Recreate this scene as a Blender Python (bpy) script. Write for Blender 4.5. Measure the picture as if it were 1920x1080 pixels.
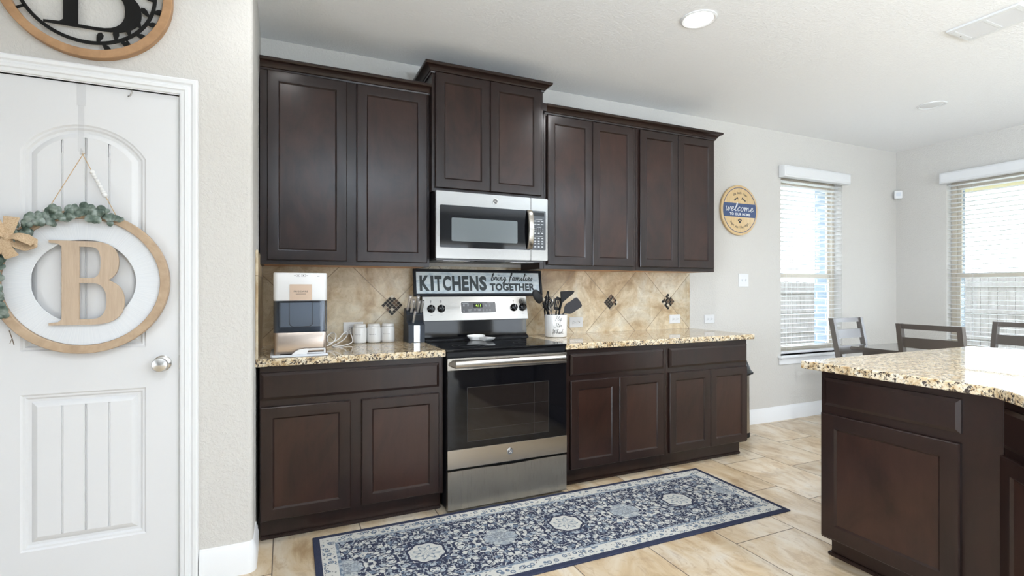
import bpy, bmesh, math, random
from mathutils import Vector, Matrix
random.seed(7)
PI = math.pi
sc = bpy.context.scene
COL = sc.collection
for o in list(bpy.data.objects):
    bpy.data.objects.remove(o)

# ------------------------------------------------------------------ camera
cam_d = bpy.data.cameras.new('camera')
cam = bpy.data.objects.new('camera', cam_d)
COL.objects.link(cam)
cam.location = (0.1261, -3.3836, 1.2564)
cam.rotation_euler = (PI / 2, 0, -0.4216)
cam_d.sensor_width = 36.0
cam_d.lens = 36.0 * 952.89 / 1920.0
cam_d.shift_y = 1.13 / 1920.0
cam_d.clip_start = 0.02
sc.camera = cam

# ------------------------------------------------------------------ view, world, lights
sc.view_settings.view_transform = 'Standard'
sc.view_settings.look = 'None'
sc.view_settings.gamma = 1.0
sc.view_settings.use_curve_mapping = False
sc.view_settings.exposure = 0.26

sc.cycles.sample_clamp_indirect = 3.0
sc.cycles.blur_glossy = 1.0

world = bpy.data.worlds.new('sky')
sc.world = world
world.use_nodes = True
world.cycles.sampling_method = 'NONE'
wn = world.node_tree
bg = wn.nodes['Background']
tc = wn.nodes.new('ShaderNodeTexCoord')
sep = wn.nodes.new('ShaderNodeSeparateXYZ')
ramp = wn.nodes.new('ShaderNodeValToRGB')
ramp.color_ramp.elements[0].position = 0.35
ramp.color_ramp.elements[0].color = (0.72, 0.77, 0.82, 1)
ramp.color_ramp.elements[1].position = 0.75
ramp.color_ramp.elements[1].color = (0.74, 0.86, 1.0, 1)
mp = wn.nodes.new('ShaderNodeMath'); mp.operation = 'MULTIPLY_ADD'
mp.inputs[1].default_value = 0.5; mp.inputs[2].default_value = 0.5
wn.links.new(tc.outputs['Generated'], sep.inputs[0])
wn.links.new(sep.outputs['Z'], mp.inputs[0])
wn.links.new(mp.outputs[0], ramp.inputs[0])
wn.links.new(ramp.outputs[0], bg.inputs[0])
bg.inputs[1].default_value = 6.5


def area_light(name, loc, rot, sx, sy, power, color=(1, 1, 1), shape='RECTANGLE'):
    d = bpy.data.lights.new(name, 'AREA')
    d.shape = shape
    d.size = sx
    if shape == 'RECTANGLE':
        d.size_y = sy
    d.energy = power
    d.color = color
    o = bpy.data.objects.new(name, d)
    COL.objects.link(o)
    o.location = loc
    o.rotation_euler = rot
    return o


# area lamps as daylight at the rear windows (wall_rear) and an added wall_left opening
REAR_WINDOWS = [(1.6, 3.6), (4.3, 5.9)]  # inferred windows, made door-high to send more light to the ceiling
for (rx0, rx1), pw in zip(REAR_WINDOWS, (80, 190)):
    area_light('rear_daylight_lamp', ((rx0 + rx1) / 2, -7.215, 1.12), (PI / 2 + .03, 0, PI), rx1 - rx0 - .08, 2.05, pw, (0.77, 0.88, 1.0))
side = area_light('added_side_fill', (-3.215, -4.6, 1.12), (PI / 2 + .02, 0, -PI / 2), 1.5, 2.05, 120, (0.80, 0.89, 1.0))  # unseen side lamp added to lift the right wall
side.data.spread = math.radians(100)

# ------------------------------------------------------------------ mesh helpers
WLOC = {}


def frame(o, u, v, n):
    m = Matrix.Identity(4)
    for i in range(3):
        m[i][0] = u[i]; m[i][1] = v[i]; m[i][2] = n[i]; m[i][3] = o[i]
    return m


BACK = frame((0, 0, 0), (1, 0, 0), (0, 0, 1), (0, -1, 0))          # (x, z, distance from the back wall)


class MB:
    def __init__(self, M=None):
        self.bm = bmesh.new()
        self.M = M or Matrix.Identity(4)
        self.mi = 0

    def vs(self, pts):
        return [self.bm.verts.new(self.M @ Vector(p)) for p in pts]

    def face(self, vv):
        try:
            f = self.bm.faces.new(vv)
            f.material_index = self.mi
            return f
        except ValueError:
            return None

    def poly(self, pts):
        return self.face(self.vs(pts))

    def box(self, a0, a1, b0, b1, c0, c1, bev=0.0, seg=2):
        p = [(a0, b0, c0), (a1, b0, c0), (a1, b1, c0), (a0, b1, c0), (a0, b0, c1), (a1, b0, c1), (a1, b1, c1), (a0, b1, c1)]
        v = self.vs(p)
        fs = [self.face([v[i] for i in q]) for q in ((3, 2, 1, 0), (4, 5, 6, 7), (0, 1, 5, 4), (1, 2, 6, 5), (2, 3, 7, 6), (3, 0, 4, 7))]
        if bev > 0:
            es = set(e for f in fs for e in f.edges)
            r = bmesh.ops.bevel(self.bm, geom=list(es), offset=bev, segments=seg, affect='EDGES', clamp_overlap=True)
            for f in r['faces']:
                f.material_index = self.mi
        return self

    def obox(self, p0, p1, w, t, up=(0, 0, 1), bev=0.0):
        """box running from p0 to p1, w wide across, t thick along up"""
        p0 = Vector(p0); p1 = Vector(p1)
        d = (p1 - p0).normalized(); s = d.cross(Vector(up)).normalized(); q = s.cross(d)
        pts = []
        for p in (p0, p1):
            for (a, b) in ((-1, -1), (1, -1), (1, 1), (-1, 1)):
                pts.append(p + s * (a * w / 2) + q * (b * t / 2))
        v = self.vs(pts)
        fs = [self.face([v[i] for i in k]) for k in ((3, 2, 1, 0), (4, 5, 6, 7), (0, 1, 5, 4), (1, 2, 6, 5), (2, 3, 7, 6), (3, 0, 4, 7))]
        if bev > 0:
            es = set(e for f in fs for e in f.edges)
            bmesh.ops.bevel(self.bm, geom=list(es), offset=bev, segments=2, affect='EDGES', clamp_overlap=True)
        return self

    def loft(self, loops, closed=True, cap0=True, cap1=True):
        L = [self.vs(l) for l in loops]
        n = len(L[0])
        for k in range(len(L) - 1):
            for i in range(n if closed else n - 1):
                j = (i + 1) % n
                self.face([L[k][i], L[k][j], L[k + 1][j], L[k + 1][i]])
        if cap0 and n > 2:
            self.face(list(reversed(L[0])))
        if cap1 and n > 2:
            self.face(L[-1])
        return self

    def rings(self, u0, u1, v0, v1, prof, cap0=True):
        """rectangular rings: prof = [(inset, height)...], last one capped"""
        return self.loft([[(u0 + i, v0 + i, h), (u1 - i, v0 + i, h), (u1 - i, v1 - i, h), (u0 + i, v1 - i, h)] for i, h in prof], cap0=cap0)

    def prism(self, pts, c0, c1):
        return self.loft([[(p[0], p[1], c0) for p in pts], [(p[0], p[1], c1) for p in pts]])

    def lathe(self, prof, c=(0, 0, 0), axis='z', n=32, closed=False):
        loops = []
        for r, h in prof:
            l = []
            for i in range(n):
                a = 2 * PI * i / n
                x, y = max(r, 1e-5) * math.cos(a), max(r, 1e-5) * math.sin(a)
                if axis == 'z': l.append((c[0] + x, c[1] + y, c[2] + h))
                elif axis == 'y': l.append((c[0] + x, c[1] + h, c[2] - y))
                else: l.append((c[0] + h, c[1] + x, c[2] + y))
            loops.append(l)
        if closed:
            loops.append(loops[0])
            return self.loft(loops, cap0=False, cap1=False)
        return self.loft(loops)

    def tube(self, path, r, n=8, closed=False, cap=True, flat=1.0):
        P = [Vector(p) for p in path]
        m = len(P)
        R = r if isinstance(r, (list, tuple)) else [r] * m
        loops = []
        prev = None
        for i in range(m):
            a = P[(i - 1) % m] if (closed or i > 0) else P[i]
            b = P[(i + 1) % m] if (closed or i < m - 1) else P[i]
            d = b - a
            d = d.normalized() if d.length > 1e-9 else Vector((0, 0, 1))
            if prev is None:
                h = Vector((0, 0, 1)) if abs(d.z) < 0.9 else Vector((1, 0, 0))
                s = d.cross(h).normalized()
            else:
                s = (prev - d * prev.dot(d))
                s = s.normalized() if s.length > 1e-6 else d.cross(Vector((0, 0, 1))).normalized()
            prev = s
            t = d.cross(s)
            loops.append([P[i] + s * (R[i] * math.cos(2 * PI * k / n)) + t * (R[i] * flat * math.sin(2 * PI * k / n)) for k in range(n)])
        if closed:
            loops.append(loops[0])
            return self.loft(loops, cap0=False, cap1=False)
        return self.loft(loops, cap0=cap, cap1=cap)

    def ball(self, c, r, n=12, sq=(1, 1, 1)):
        loops = []
        for k in range(1, n):
            a = PI * k / n
            loops.append([(c[0] + sq[0] * r * math.sin(a) * math.cos(2 * PI * i / (2 * n)), c[1] + sq[1] * r * math.sin(a) * math.sin(2 * PI * i / (2 * n)), c[2] - sq[2] * r * math.cos(a)) for i in range(2 * n)])
        return self.loft(loops)

    def sweep(self, path, prof, closed=False):
        """path: 2D points in (u, v); prof: (offset to the right of travel, height) -> mitred moulding"""
        m = len(path)
        loops = []
        for i in range(m):
            p = Vector(path[i])
            if closed or 0 < i < m - 1:
                d0 = (p - Vector(path[(i - 1) % m])).normalized(); d1 = (Vector(path[(i + 1) % m]) - p).normalized()
            elif i == 0:
                d0 = d1 = (Vector(path[1]) - p).normalized()
            else:
                d0 = d1 = (p - Vector(path[i - 1])).normalized()
            n0 = Vector((d0.y, -d0.x)); n1 = Vector((d1.y, -d1.x))
            mt = (n0 + n1)
            mt = mt / max(mt.dot(n0), 0.2)
            loops.append([(p.x + mt.x * o, p.y + mt.y * o, h) for o, h in prof])
        if closed:
            loops.append(loops[0])
            return self.loft(loops, cap0=False, cap1=False)
        return self.loft(loops)

    def mesh_from(self, me, T):
        base = [self.bm.verts.new(self.M @ (T @ v.co)) for v in me.vertices]
        for p in me.polygons:
            self.face([base[i] for i in p.vertices])
        return self

    def text(self, s, T, size, extrude=0.0005, align='CENTER', sx=1.0, shear=0.0, offset=0.0, space=1.0):
        cu = bpy.data.curves.new('lettering', 'FONT')
        cu.body = s; cu.size = size; cu.extrude = extrude; cu.align_x = align; cu.align_y = 'CENTER'
        cu.shear = shear; cu.offset = offset; cu.space_character = space; cu.resolution_u = 3
        self._curve(cu, T @ Matrix.Diagonal((sx, 1, 1, 1)))
        return self

    def shape(self, outlines, T, extrude):
        """flat shape with holes from 2D outlines, given thickness"""
        cu = bpy.data.curves.new('shape', 'CURVE')
        cu.dimensions = '2D'; cu.fill_mode = 'BOTH'; cu.extrude = extrude
        for pts in outlines:
            sp = cu.splines.new('POLY'); sp.points.add(len(pts) - 1)
            for q, p in zip(sp.points, pts):
                q.co = (p[0], p[1], 0, 1)
            sp.use_cyclic_u = True
        self._curve(cu, T)
        return self

    def _curve(self, cu, T):
        ob = bpy.data.objects.new('tmp_curve', cu)
        COL.objects.link(ob)
        dg = bpy.context.evaluated_depsgraph_get()
        ev = ob.evaluated_get(dg)
        me = ev.to_mesh()
        self.mesh_from(me, T)
        ev.to_mesh_clear()
        bpy.data.objects.remove(ob)
        bpy.data.curves.remove(cu)


def build(name, mb, mats, parent=None, angle=0.6, label=None):
    bm = mb.bm
    bmesh.ops.recalc_face_normals(bm, faces=bm.faces)
    w = WLOC.get(parent.name, Vector((0, 0, 0))) if parent else Vector((0, 0, 0))
    org = w
    if not parent and bm.verts:
        lo = Vector((min(v.co.x for v in bm.verts), min(v.co.y for v in bm.verts), min(v.co.z for v in bm.verts)))
        hi = Vector((max(v.co.x for v in bm.verts), max(v.co.y for v in bm.verts), 0))
        org = Vector(((lo.x + hi.x) / 2, (lo.y + hi.y) / 2, lo.z))
    for v in bm.verts:
        v.co -= org
    for f in bm.faces:
        f.smooth = True
    for e in bm.edges:
        if len(e.link_faces) == 2:
            e.smooth = e.calc_face_angle(0) < angle
        else:
            e.smooth = False
    me = bpy.data.meshes.new(name)
    bm.to_mesh(me); bm.free()
    for m in (mats if isinstance(mats, (list, tuple)) else [mats]):
        me.materials.append(m)
    o = bpy.data.objects.new(name, me)
    COL.objects.link(o)
    if parent:
        o.parent = parent
    else:
        o.location = org
    WLOC[o.name] = org.copy()
    if label:
        o['label'] = label
    return o


def tag(o, label, cat, group=None):
    o['label'] = label; o['category'] = cat
    if group: o['group'] = group
    return o


def thing(name, label, cat, loc=(0, 0, 0), group=None):
    o = bpy.data.objects.new(name, None)
    o.empty_display_size = 0.05
    COL.objects.link(o)
    o.location = loc
    WLOC[o.name] = Vector(loc)
    return tag(o, label, cat, group)


def struct(name, mb, mats, parent=None, angle=0.6):
    o = build(name, mb, mats, parent, angle)
    if not parent:
        o['kind'] = 'structure'
    return o


def dup(root, loc, rotz=None, label=None):
    r = root.copy(); COL.objects.link(r); r.location = loc
    WLOC[r.name] = Vector(loc)
    if rotz is not None: r.rotation_euler = (0, 0, rotz)
    if label: r['label'] = label
    for ch in list(root.children):
        c = ch.copy(); COL.objects.link(c); c.parent = r
        for g in list(ch.children):
            d = g.copy(); COL.objects.link(d); d.parent = c
    return r


def T(o, u=(1, 0, 0), v=(0, 1, 0)):
    u = Vector(u).normalized(); v = Vector(v).normalized()
    return frame(o, u, v, u.cross(v))


def spline(pts, k=6, closed=False):
    """Catmull-Rom through the points"""
    P = [Vector(p) for p in pts]
    n = len(P); out = []
    rng = n if closed else n - 1
    for i in range(rng):
        p0 = P[(i - 1) % n] if (closed or i > 0) else P[0]
        p1 = P[i]; p2 = P[(i + 1) % n]
        p3 = P[(i + 2) % n] if (closed or i + 2 < n) else P[-1]
        for j in range(k):
            t = j / k
            out.append(0.5 * ((2 * p1) + (p2 - p0) * t + (2 * p0 - 5 * p1 + 4 * p2 - p3) * t * t + (3 * p1 - p0 - 3 * p2 + p3) * t ** 3))
    if not closed:
        out.append(P[-1].copy())
    return out


GLYPH = {
    'w': (1.45, [[(0, .8), (.15, 1), (.28, .1), (.5, 0), (.75, .85), (.8, .1), (1.0, 0), (1.25, .95), (1.45, .8)]]),
    'e': (.95, [[(0, .3), (.5, .55), (.58, .9), (.35, 1), (.15, .5), (.35, 0), (.65, .1), (.95, .4)]]),
    'l': (.75, [[(0, .2), (.48, 1.4), (.48, 2.0), (.3, 1.9), (.2, .6), (.35, 0), (.75, .3)]]),
    'c': (.85, [[(.65, .8), (.4, 1), (.12, .5), (.35, 0), (.85, .35)]]),
    'o': (1.0, [[(.5, 1), (.15, .7), (.2, .1), (.55, 0), (.75, .6), (.5, 1), (.7, .8), (1.0, .9)]]),
    'm': (1.65, [[(0, .7), (.15, 1), (.2, 0), (.25, .6), (.55, 1), (.65, 0), (.7, .6), (1.0, 1), (1.12, .2), (1.35, 0), (1.65, .4)]]),
    'b': (.95, [[(0, .4), (.4, 1.6), (.35, 2.05), (.15, 1.6), (.15, .1), (.45, 0), (.7, .5), (.5, .9), (.95, .8)]]),
    'r': (.8, [[(0, .2), (.2, 1.1), (.25, .9), (.55, .95), (.5, .2), (.8, .2)]]),
    'i': (.6, [[(0, .3), (.2, 1), (.2, .15), (.35, 0), (.6, .35)], [(.25, 1.45), (.27, 1.56)]]),
    'n': (1.1, [[(0, .7), (.15, 1), (.2, 0), (.3, .7), (.6, 1), (.7, .15), (.85, 0), (1.1, .4)]]),
    'g': (1.0, [[(.65, .85), (.35, 1), (.12, .5), (.4, .05), (.65, .9), (.6, -.7), (.3, -1), (.15, -.6), (1.0, .35)]]),
    'f': (.8, [[(0, .2), (.5, 1.5), (.55, 2.1), (.3, 1.9), (.2, .2), (.05, -.9), (-.1, -.7)], [(0, .9), (.6, .95)]]),
    'a': (1.0, [[(.65, .85), (.35, 1), (.12, .5), (.35, .02), (.62, .5), (.65, 1), (.68, .1), (1.0, .3)]]),
    's': (.75, [[(0, .2), (.4, 1), (.5, .4), (.3, 0), (.1, .1)]]),
    't': (.75, [[(0, .3), (.3, 1.8), (.25, .2), (.45, 0), (.75, .4)], [(0, 1.3), (.6, 1.35)]]),
    'p': (.9, [[(0, .7), (.2, 1), (.1, -1), (.2, .7), (.5, 1), (.65, .5), (.4, 0), (.2, .2), (.9, .3)]]),
    'h': (1.05, [[(0, .4), (.4, 1.6), (.35, 2.05), (.15, 1.5), (.15, 0), (.3, .7), (.6, .9), (.7, .1), (1.05, .35)]]),
    'k': (1.0, [[(0, .4), (.35, 2), (.15, 1.5), (.15, 0), (.2, .5), (.6, .95), (.3, .5), (.7, 0), (1.0, .3)]]),
    'F': (1.2, [[(.0, 1.9), (.6, 2.05), (1.3, 2.0)], [(.7, 2.0), (.5, 1), (.3, -.3)], [(.3, 1), (.9, 1.05)]]),
    'S': (1.2, [[(1.0, 1.8), (.7, 2.1), (.45, 1.6), (.7, 1), (.6, .2), (.1, 0), (-.6, .3)]]),
    'W': (1.9, [[(-.2, 1.5), (.1, 2), (.3, .0), (.9, 1.7), (1.0, 0), (1.8, 2.1)]]),
    ' ': (.8, []),
}


def script(mb, s, fn, size, r, slant=0.25, sx=1.0):
    """hand lettering: fn maps (x, y) of the lettering plane to a point"""
    x = 0
    for ch in s:
        adv, st = GLYPH[ch]
        for q in st:
            mb.tube([fn((x + px * sx + py * slant) * size, py * size) for px, py, _ in [v.to_3d() if len(v) == 2 else v for v in spline([(a, b, 0) for a, b in q], 4)]], r, n=5)
        x += adv * sx
    return x * size


def script_len(s, size, sx=1.0):
    return sum(GLYPH[c][0] for c in s) * size * sx


# ------------------------------------------------------------------ materials
def node(nt, t, **kw):
    n = nt.nodes.new(t)
    for k, v in kw.items():
        if k == 'ins':
            for i, val in v.items(): n.inputs[i].default_value = val
        else:
            setattr(n, k, v)
    return n


def mat(name, color, rough=0.5, metal=0.0, spec=0.5, coat=0.0, coat_rough=0.1, emit=None, emit_s=0.0, alpha=1.0, trans=0.0):
    m = bpy.data.materials.new(name); m.use_nodes = True
    b = m.node_tree.nodes['Principled BSDF']
    b.inputs['Base Color'].default_value = (*color, 1)
    b.inputs['Roughness'].default_value = rough
    b.inputs['Metallic'].default_value = metal
    b.inputs['Specular IOR Level'].default_value = spec
    b.inputs['Coat Weight'].default_value = coat
    b.inputs['Coat Roughness'].default_value = coat_rough
    b.inputs['Alpha'].default_value = alpha
    b.inputs['Transmission Weight'].default_value = trans
    if emit:
        b.inputs['Emission Color'].default_value = (*emit, 1)
        b.inputs['Emission Strength'].default_value = emit_s
    m['b'] = 1
    return m


def BS(m): return m.node_tree.nodes['Principled BSDF']


def coords(m, scale=(1, 1, 1), rot=(0, 0, 0), kind='Object'):
    nt = m.node_tree
    t = node(nt, 'ShaderNodeTexCoord')
    mpn = node(nt, 'ShaderNodeMapping')
    mpn.inputs['Scale'].default_value = scale
    mpn.inputs['Rotation'].default_value = rot
    nt.links.new(t.outputs[kind], mpn.inputs[0])
    return mpn.outputs[0]


def noise(m, vec, scale, detail=4, rough=0.55, dist=0.0):
    n = node(m.node_tree, 'ShaderNodeTexNoise')
    n.inputs['Scale'].default_value = scale; n.inputs['Detail'].default_value = detail
    n.inputs['Roughness'].default_value = rough; n.inputs['Distortion'].default_value = dist
    m.node_tree.links.new(vec, n.inputs['Vector'])
    return n.outputs['Fac']


def cramp(m, fac, stops, interp='LINEAR'):
    r = node(m.node_tree, 'ShaderNodeValToRGB')
    r.color_ramp.interpolation = interp
    e = r.color_ramp.elements
    while len(e) < len(stops): e.new(0.5)
    for q, (p, c) in zip(e, stops):
        q.position = p; q.color = (*c, 1) if len(c) == 3 else c
    m.node_tree.links.new(fac, r.inputs[0])
    return r.outputs[0]


def mixc(m, fac, a, b, mode='MIX'):
    n = node(m.node_tree, 'ShaderNodeMix', data_type='RGBA', blend_type=mode)
    L = m.node_tree.links
    if isinstance(fac, (int, float)): n.inputs[0].default_value = fac
    else: L.new(fac, n.inputs[0])
    for i, v in ((6, a), (7, b)):
        if isinstance(v, tuple): n.inputs[i].default_value = (*v, 1)
        else: L.new(v, n.inputs[i])
    return n.outputs[2]


def mth(m, op, a, b=None, c=None):
    n = node(m.node_tree, 'ShaderNodeMath', operation=op)
    for i, v in enumerate((a, b, c)):
        if v is None: continue
        if isinstance(v, (int, float)): n.inputs[i].default_value = v
        else: m.node_tree.links.new(v, n.inputs[i])
    return n.outputs[0]


def sepxyz(m, vec):
    n = node(m.node_tree, 'ShaderNodeSeparateXYZ')
    m.node_tree.links.new(vec, n.inputs[0])
    return n.outputs


def setc(m, out): m.node_tree.links.new(out, BS(m).inputs['Base Color'])
def setr(m, out): m.node_tree.links.new(out, BS(m).inputs['Roughness'])


def bump(m, h, strength=0.2, dist=0.01):
    b = node(m.node_tree, 'ShaderNodeBump')
    b.inputs['Strength'].default_value = strength; b.inputs['Distance'].default_value = dist
    m.node_tree.links.new(h, b.inputs['Height'])
    m.node_tree.links.new(b.outputs[0], BS(m).inputs['Normal'])
    return b


def wall_paint(name, color, scale=70, s=0.35, d=0.004):
    m = mat(name, color, 0.75, spec=0.3)
    v = coords(m)
    n = noise(m, v, scale, 3, 0.6, 0.6)
    r = cramp(m, n, [(0.42, (0, 0, 0)), (0.6, (1, 1, 1))])
    bump(m, r, s, d)
    return m


M = {}
M['wall'] = wall_paint('wall_paint', (0.61, 0.59, 0.555))
M['ceiling'] = wall_paint('ceiling_paint', (0.90, 0.905, 0.91), 60, 0.32, 0.004)
M['unseen_dark'] = wall_paint('darkened_unseen_wall', (0.30, 0.30, 0.30))  # unseen walls darkened to tone down their reflection in the cabinets
M['trim'] = mat('white_trim_paint', (0.82, 0.83, 0.84), 0.35)
M['door'] = mat('white_door_paint', (0.74, 0.745, 0.755), 0.38)
M['white'] = mat('white_plastic', (0.74, 0.745, 0.75), 0.35)
M['blind'] = mat('white_blind_slat', (0.86, 0.87, 0.88), 0.4)
M['ceramic'] = mat('white_glazed_ceramic', (0.82, 0.82, 0.81), 0.15, coat=0.5)
M['black'] = mat('black_plastic', (0.007, 0.007, 0.008), 0.4, spec=0.2)
M['blackgloss'] = mat('black_glass', (0.004, 0.004, 0.005), 0.05, spec=0.3)
M['blackmetal'] = mat('black_metal', (0.008, 0.0075, 0.007), 0.55, spec=0.15)
M['dark'] = mat('dark_cavity', (0.01, 0.01, 0.01), 0.8)
M['grey'] = mat('grey_legend', (0.42, 0.43, 0.45), 0.5)
M['ink'] = mat('dark_ink', (0.03, 0.03, 0.035), 0.6)
M['almond'] = mat('almond_vinyl', (0.56, 0.50, 0.41), 0.45)
M['silver'] = mat('satin_nickel', (0.62, 0.61, 0.59), 0.25, 1.0)
M['chair'] = mat('grey_brown_wood', (0.095, 0.080, 0.070), 0.31, coat=0.9, coat_rough=0.2)
M['table'] = mat('grey_brown_table_wood', (0.085, 0.07, 0.06), 0.3, coat=1.0, coat_rough=0.12)
M['navy'] = mat('navy_paint', (0.035, 0.065, 0.16), 0.5)
M['string'] = mat('jute_string', (0.55, 0.38, 0.2), 0.8)
M['bead'] = mat('white_wood_bead', (0.8, 0.8, 0.79), 0.5)
M['silicone'] = mat('black_silicone', (0.009, 0.009, 0.010), 0.45, spec=0.2)
M['greysil'] = mat('grey_nylon', (0.032, 0.031, 0.035), 0.5, spec=0.2)
M['lens'] = mat('lit_lamp_lens', (0.9, 0.9, 0.9), 0.4, emit=(1, 0.96, 0.9), emit_s=9)
M['digit'] = mat('green_clock_digits', (0.1, 0.3, 0.02), 0.5, emit=(0.6, 1.0, 0.1), emit_s=1.3)
M['led'] = mat('white_led', (0.9, 0.9, 0.9), 0.5, emit=(1, 1, 1), emit_s=2.5)
M['rubber'] = mat('grey_rubber', (0.05, 0.05, 0.05), 0.7)
M['leaf'] = mat('eucalyptus_leaf', (0.13, 0.22, 0.17), 0.55)
M['stem'] = mat('brown_stem', (0.12, 0.08, 0.05), 0.7)
M['bag'] = mat('black_bin_bag', (0.012, 0.012, 0.014), 0.22, spec=0.6)
M['copperplate'] = mat('champagne_plate', (0.62, 0.47, 0.36), 0.32, 1.0)
M['cable'] = mat('white_cable', (0.8, 0.8, 0.8), 0.4)
M['greyplastic'] = mat('pale_grey_plastic', (0.62, 0.65, 0.70), 0.35)
M['blockgrey'] = mat('slate_grey_block', (0.028, 0.033, 0.042), 0.4, spec=0.25)
M['sage'] = mat('charcoal_lettering', (0.055, 0.063, 0.066), 0.7, spec=0.2)
M['concrete'] = mat('patio_concrete', (0.5, 0.5, 0.5), 0.9)
M['soffit'] = mat('cream_soffit', (0.50, 0.42, 0.24), 0.7)

# espresso stained maple
def espresso(name, a, b, rough=0.30):
    m = mat(name, a, rough, coat=0.28, coat_rough=0.19, spec=0.2)
    v = coords(m)
    big = noise(m, coords(m, (1, 1, .55)), 4.2, 5, 0.62, 1.2)
    g = noise(m, coords(m, (22, 22, 2.0)), 3.0, 3, 0.5, 0.5)
    c = cramp(m, big, [(0.32, a), (0.66, b)])
    mid = tuple((p + q) / 2 for p, q in zip(a, b))
    c2 = mixc(m, 0.3, c, cramp(m, g, [(0.35, tuple(x * 0.75 for x in mid)), (0.7, tuple(x * 1.2 for x in mid))]))
    setc(m, c2)
    setr(m, mth(m, 'MULTIPLY_ADD', noise(m, v, 9, 4), 0.06, rough - 0.03))
    bump(m, noise(m, v, 11, 2, 0.4, 0.6), 0.03, 0.004)
    return m


M['wood'] = espresso('espresso_wood', (0.0095, 0.0044, 0.0036), (0.040, 0.0170, 0.0112), 0.30)
M['woodframe'] = espresso('espresso_wood_frame', (0.0100, 0.0053, 0.0045), (0.022, 0.0105, 0.0078), 0.315)

# light maple underside
m = mat('maple_underside', (0.5, 0.28, 0.14), 0.5)
setc(m, cramp(m, noise(m, coords(m, (2, 20, 20)), 4, 4), [(0.3, (0.48, 0.25, 0.12)), (0.7, (0.62, 0.36, 0.2))]))
M['maple'] = m


def lightwood(name, a, b, sc_=(6, 60, 60), rough=0.55):
    m = mat(name, a, rough)
    n = noise(m, coords(m, sc_), 2.0, 5, 0.6, 0.4)
    setc(m, cramp(m, n, [(0.3, a), (0.7, b)]))
    bump(m, n, 0.08, 0.002)
    return m


M['oak'] = lightwood('pale_oak', (0.44, 0.33, 0.235), (0.54, 0.42, 0.31), (60, 60, 5))
M['ringwood'] = lightwood('honey_hoop_wood', (0.36, 0.25, 0.16), (0.50, 0.37, 0.25), (9, 30, 9))
M['acacia'] = lightwood('golden_brown_ring_wood', (0.29, 0.155, 0.07), (0.43, 0.25, 0.125), (9, 30, 9))
M['pine'] = lightwood('varnished_pine', (0.56, 0.38, 0.18), (0.68, 0.51, 0.28), (30, 30, 3), 0.4)
M['signboard'] = mat('distressed_white_board', (0.6, 0.68, 0.72), 0.6)
setc(M['signboard'], cramp(M['signboard'], noise(M['signboard'], coords(M['signboard'], (4, 10, 14)), 3, 5, 0.65), [(0.3, (0.36, 0.46, 0.54)), (0.52, (0.66, 0.73, 0.76)), (0.7, (0.74, 0.79, 0.80))]))
M['signframe'] = mat('black_painted_frame', (0.008, 0.009, 0.013), 0.5, spec=0.2)

# brushed stainless
def steel(name, col=(0.36, 0.345, 0.32), scale=(2, 2, 260), rough=0.24):
    m = mat(name, col, rough, 1.0)
    n = noise(m, coords(m, scale), 3, 3, 0.6)
    setr(m, mth(m, 'MULTIPLY_ADD', n, 0.16, rough - 0.08))
    b = BS(m)
    b.inputs['Anisotropic'].default_value = 0.55
    bump(m, n, 0.03, 0.001)
    return m


M['steel'] = steel('brushed_stainless', (0.40, 0.375, 0.34))
M['knife'] = mat('satin_knife_steel', (.82, .82, .83), .3, .85)
M['steelmw'] = steel('bright_brushed_stainless', (0.255, 0.245, 0.23))
M['steelv'] = steel('brushed_stainless_vertical', (0.40, 0.365, 0.315), (260, 260, 2), 0.3)

# granite
m = mat('gold_granite', (0.6, 0.48, 0.32), 0.035, spec=0.6)
v = coords(m)
base = cramp(m, noise(m, v, 26, 5, 0.65, 0.6), [(0.30, (0.30, 0.19, 0.09)), (0.44, (0.56, 0.43, 0.26)), (0.58, (0.70, 0.61, 0.45)), (0.75, (0.62, 0.60, 0.56))])
flk = cramp(m, noise(m, v, 75, 4, 0.7, 0.8), [(0.515, (0, 0, 0)), (0.57, (1, 1, 1))])
c = mixc(m, flk, base, (0.045, 0.032, 0.027))
gold = cramp(m, noise(m, v, 60, 3, 0.6, 0.5), [(0.60, (0, 0, 0)), (0.67, (1, 1, 1))])
c = mixc(m, mth(m, 'MULTIPLY', gold, 0.7), c, (0.36, 0.20, 0.07))
setc(m, c)
M['granite'] = m

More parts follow.
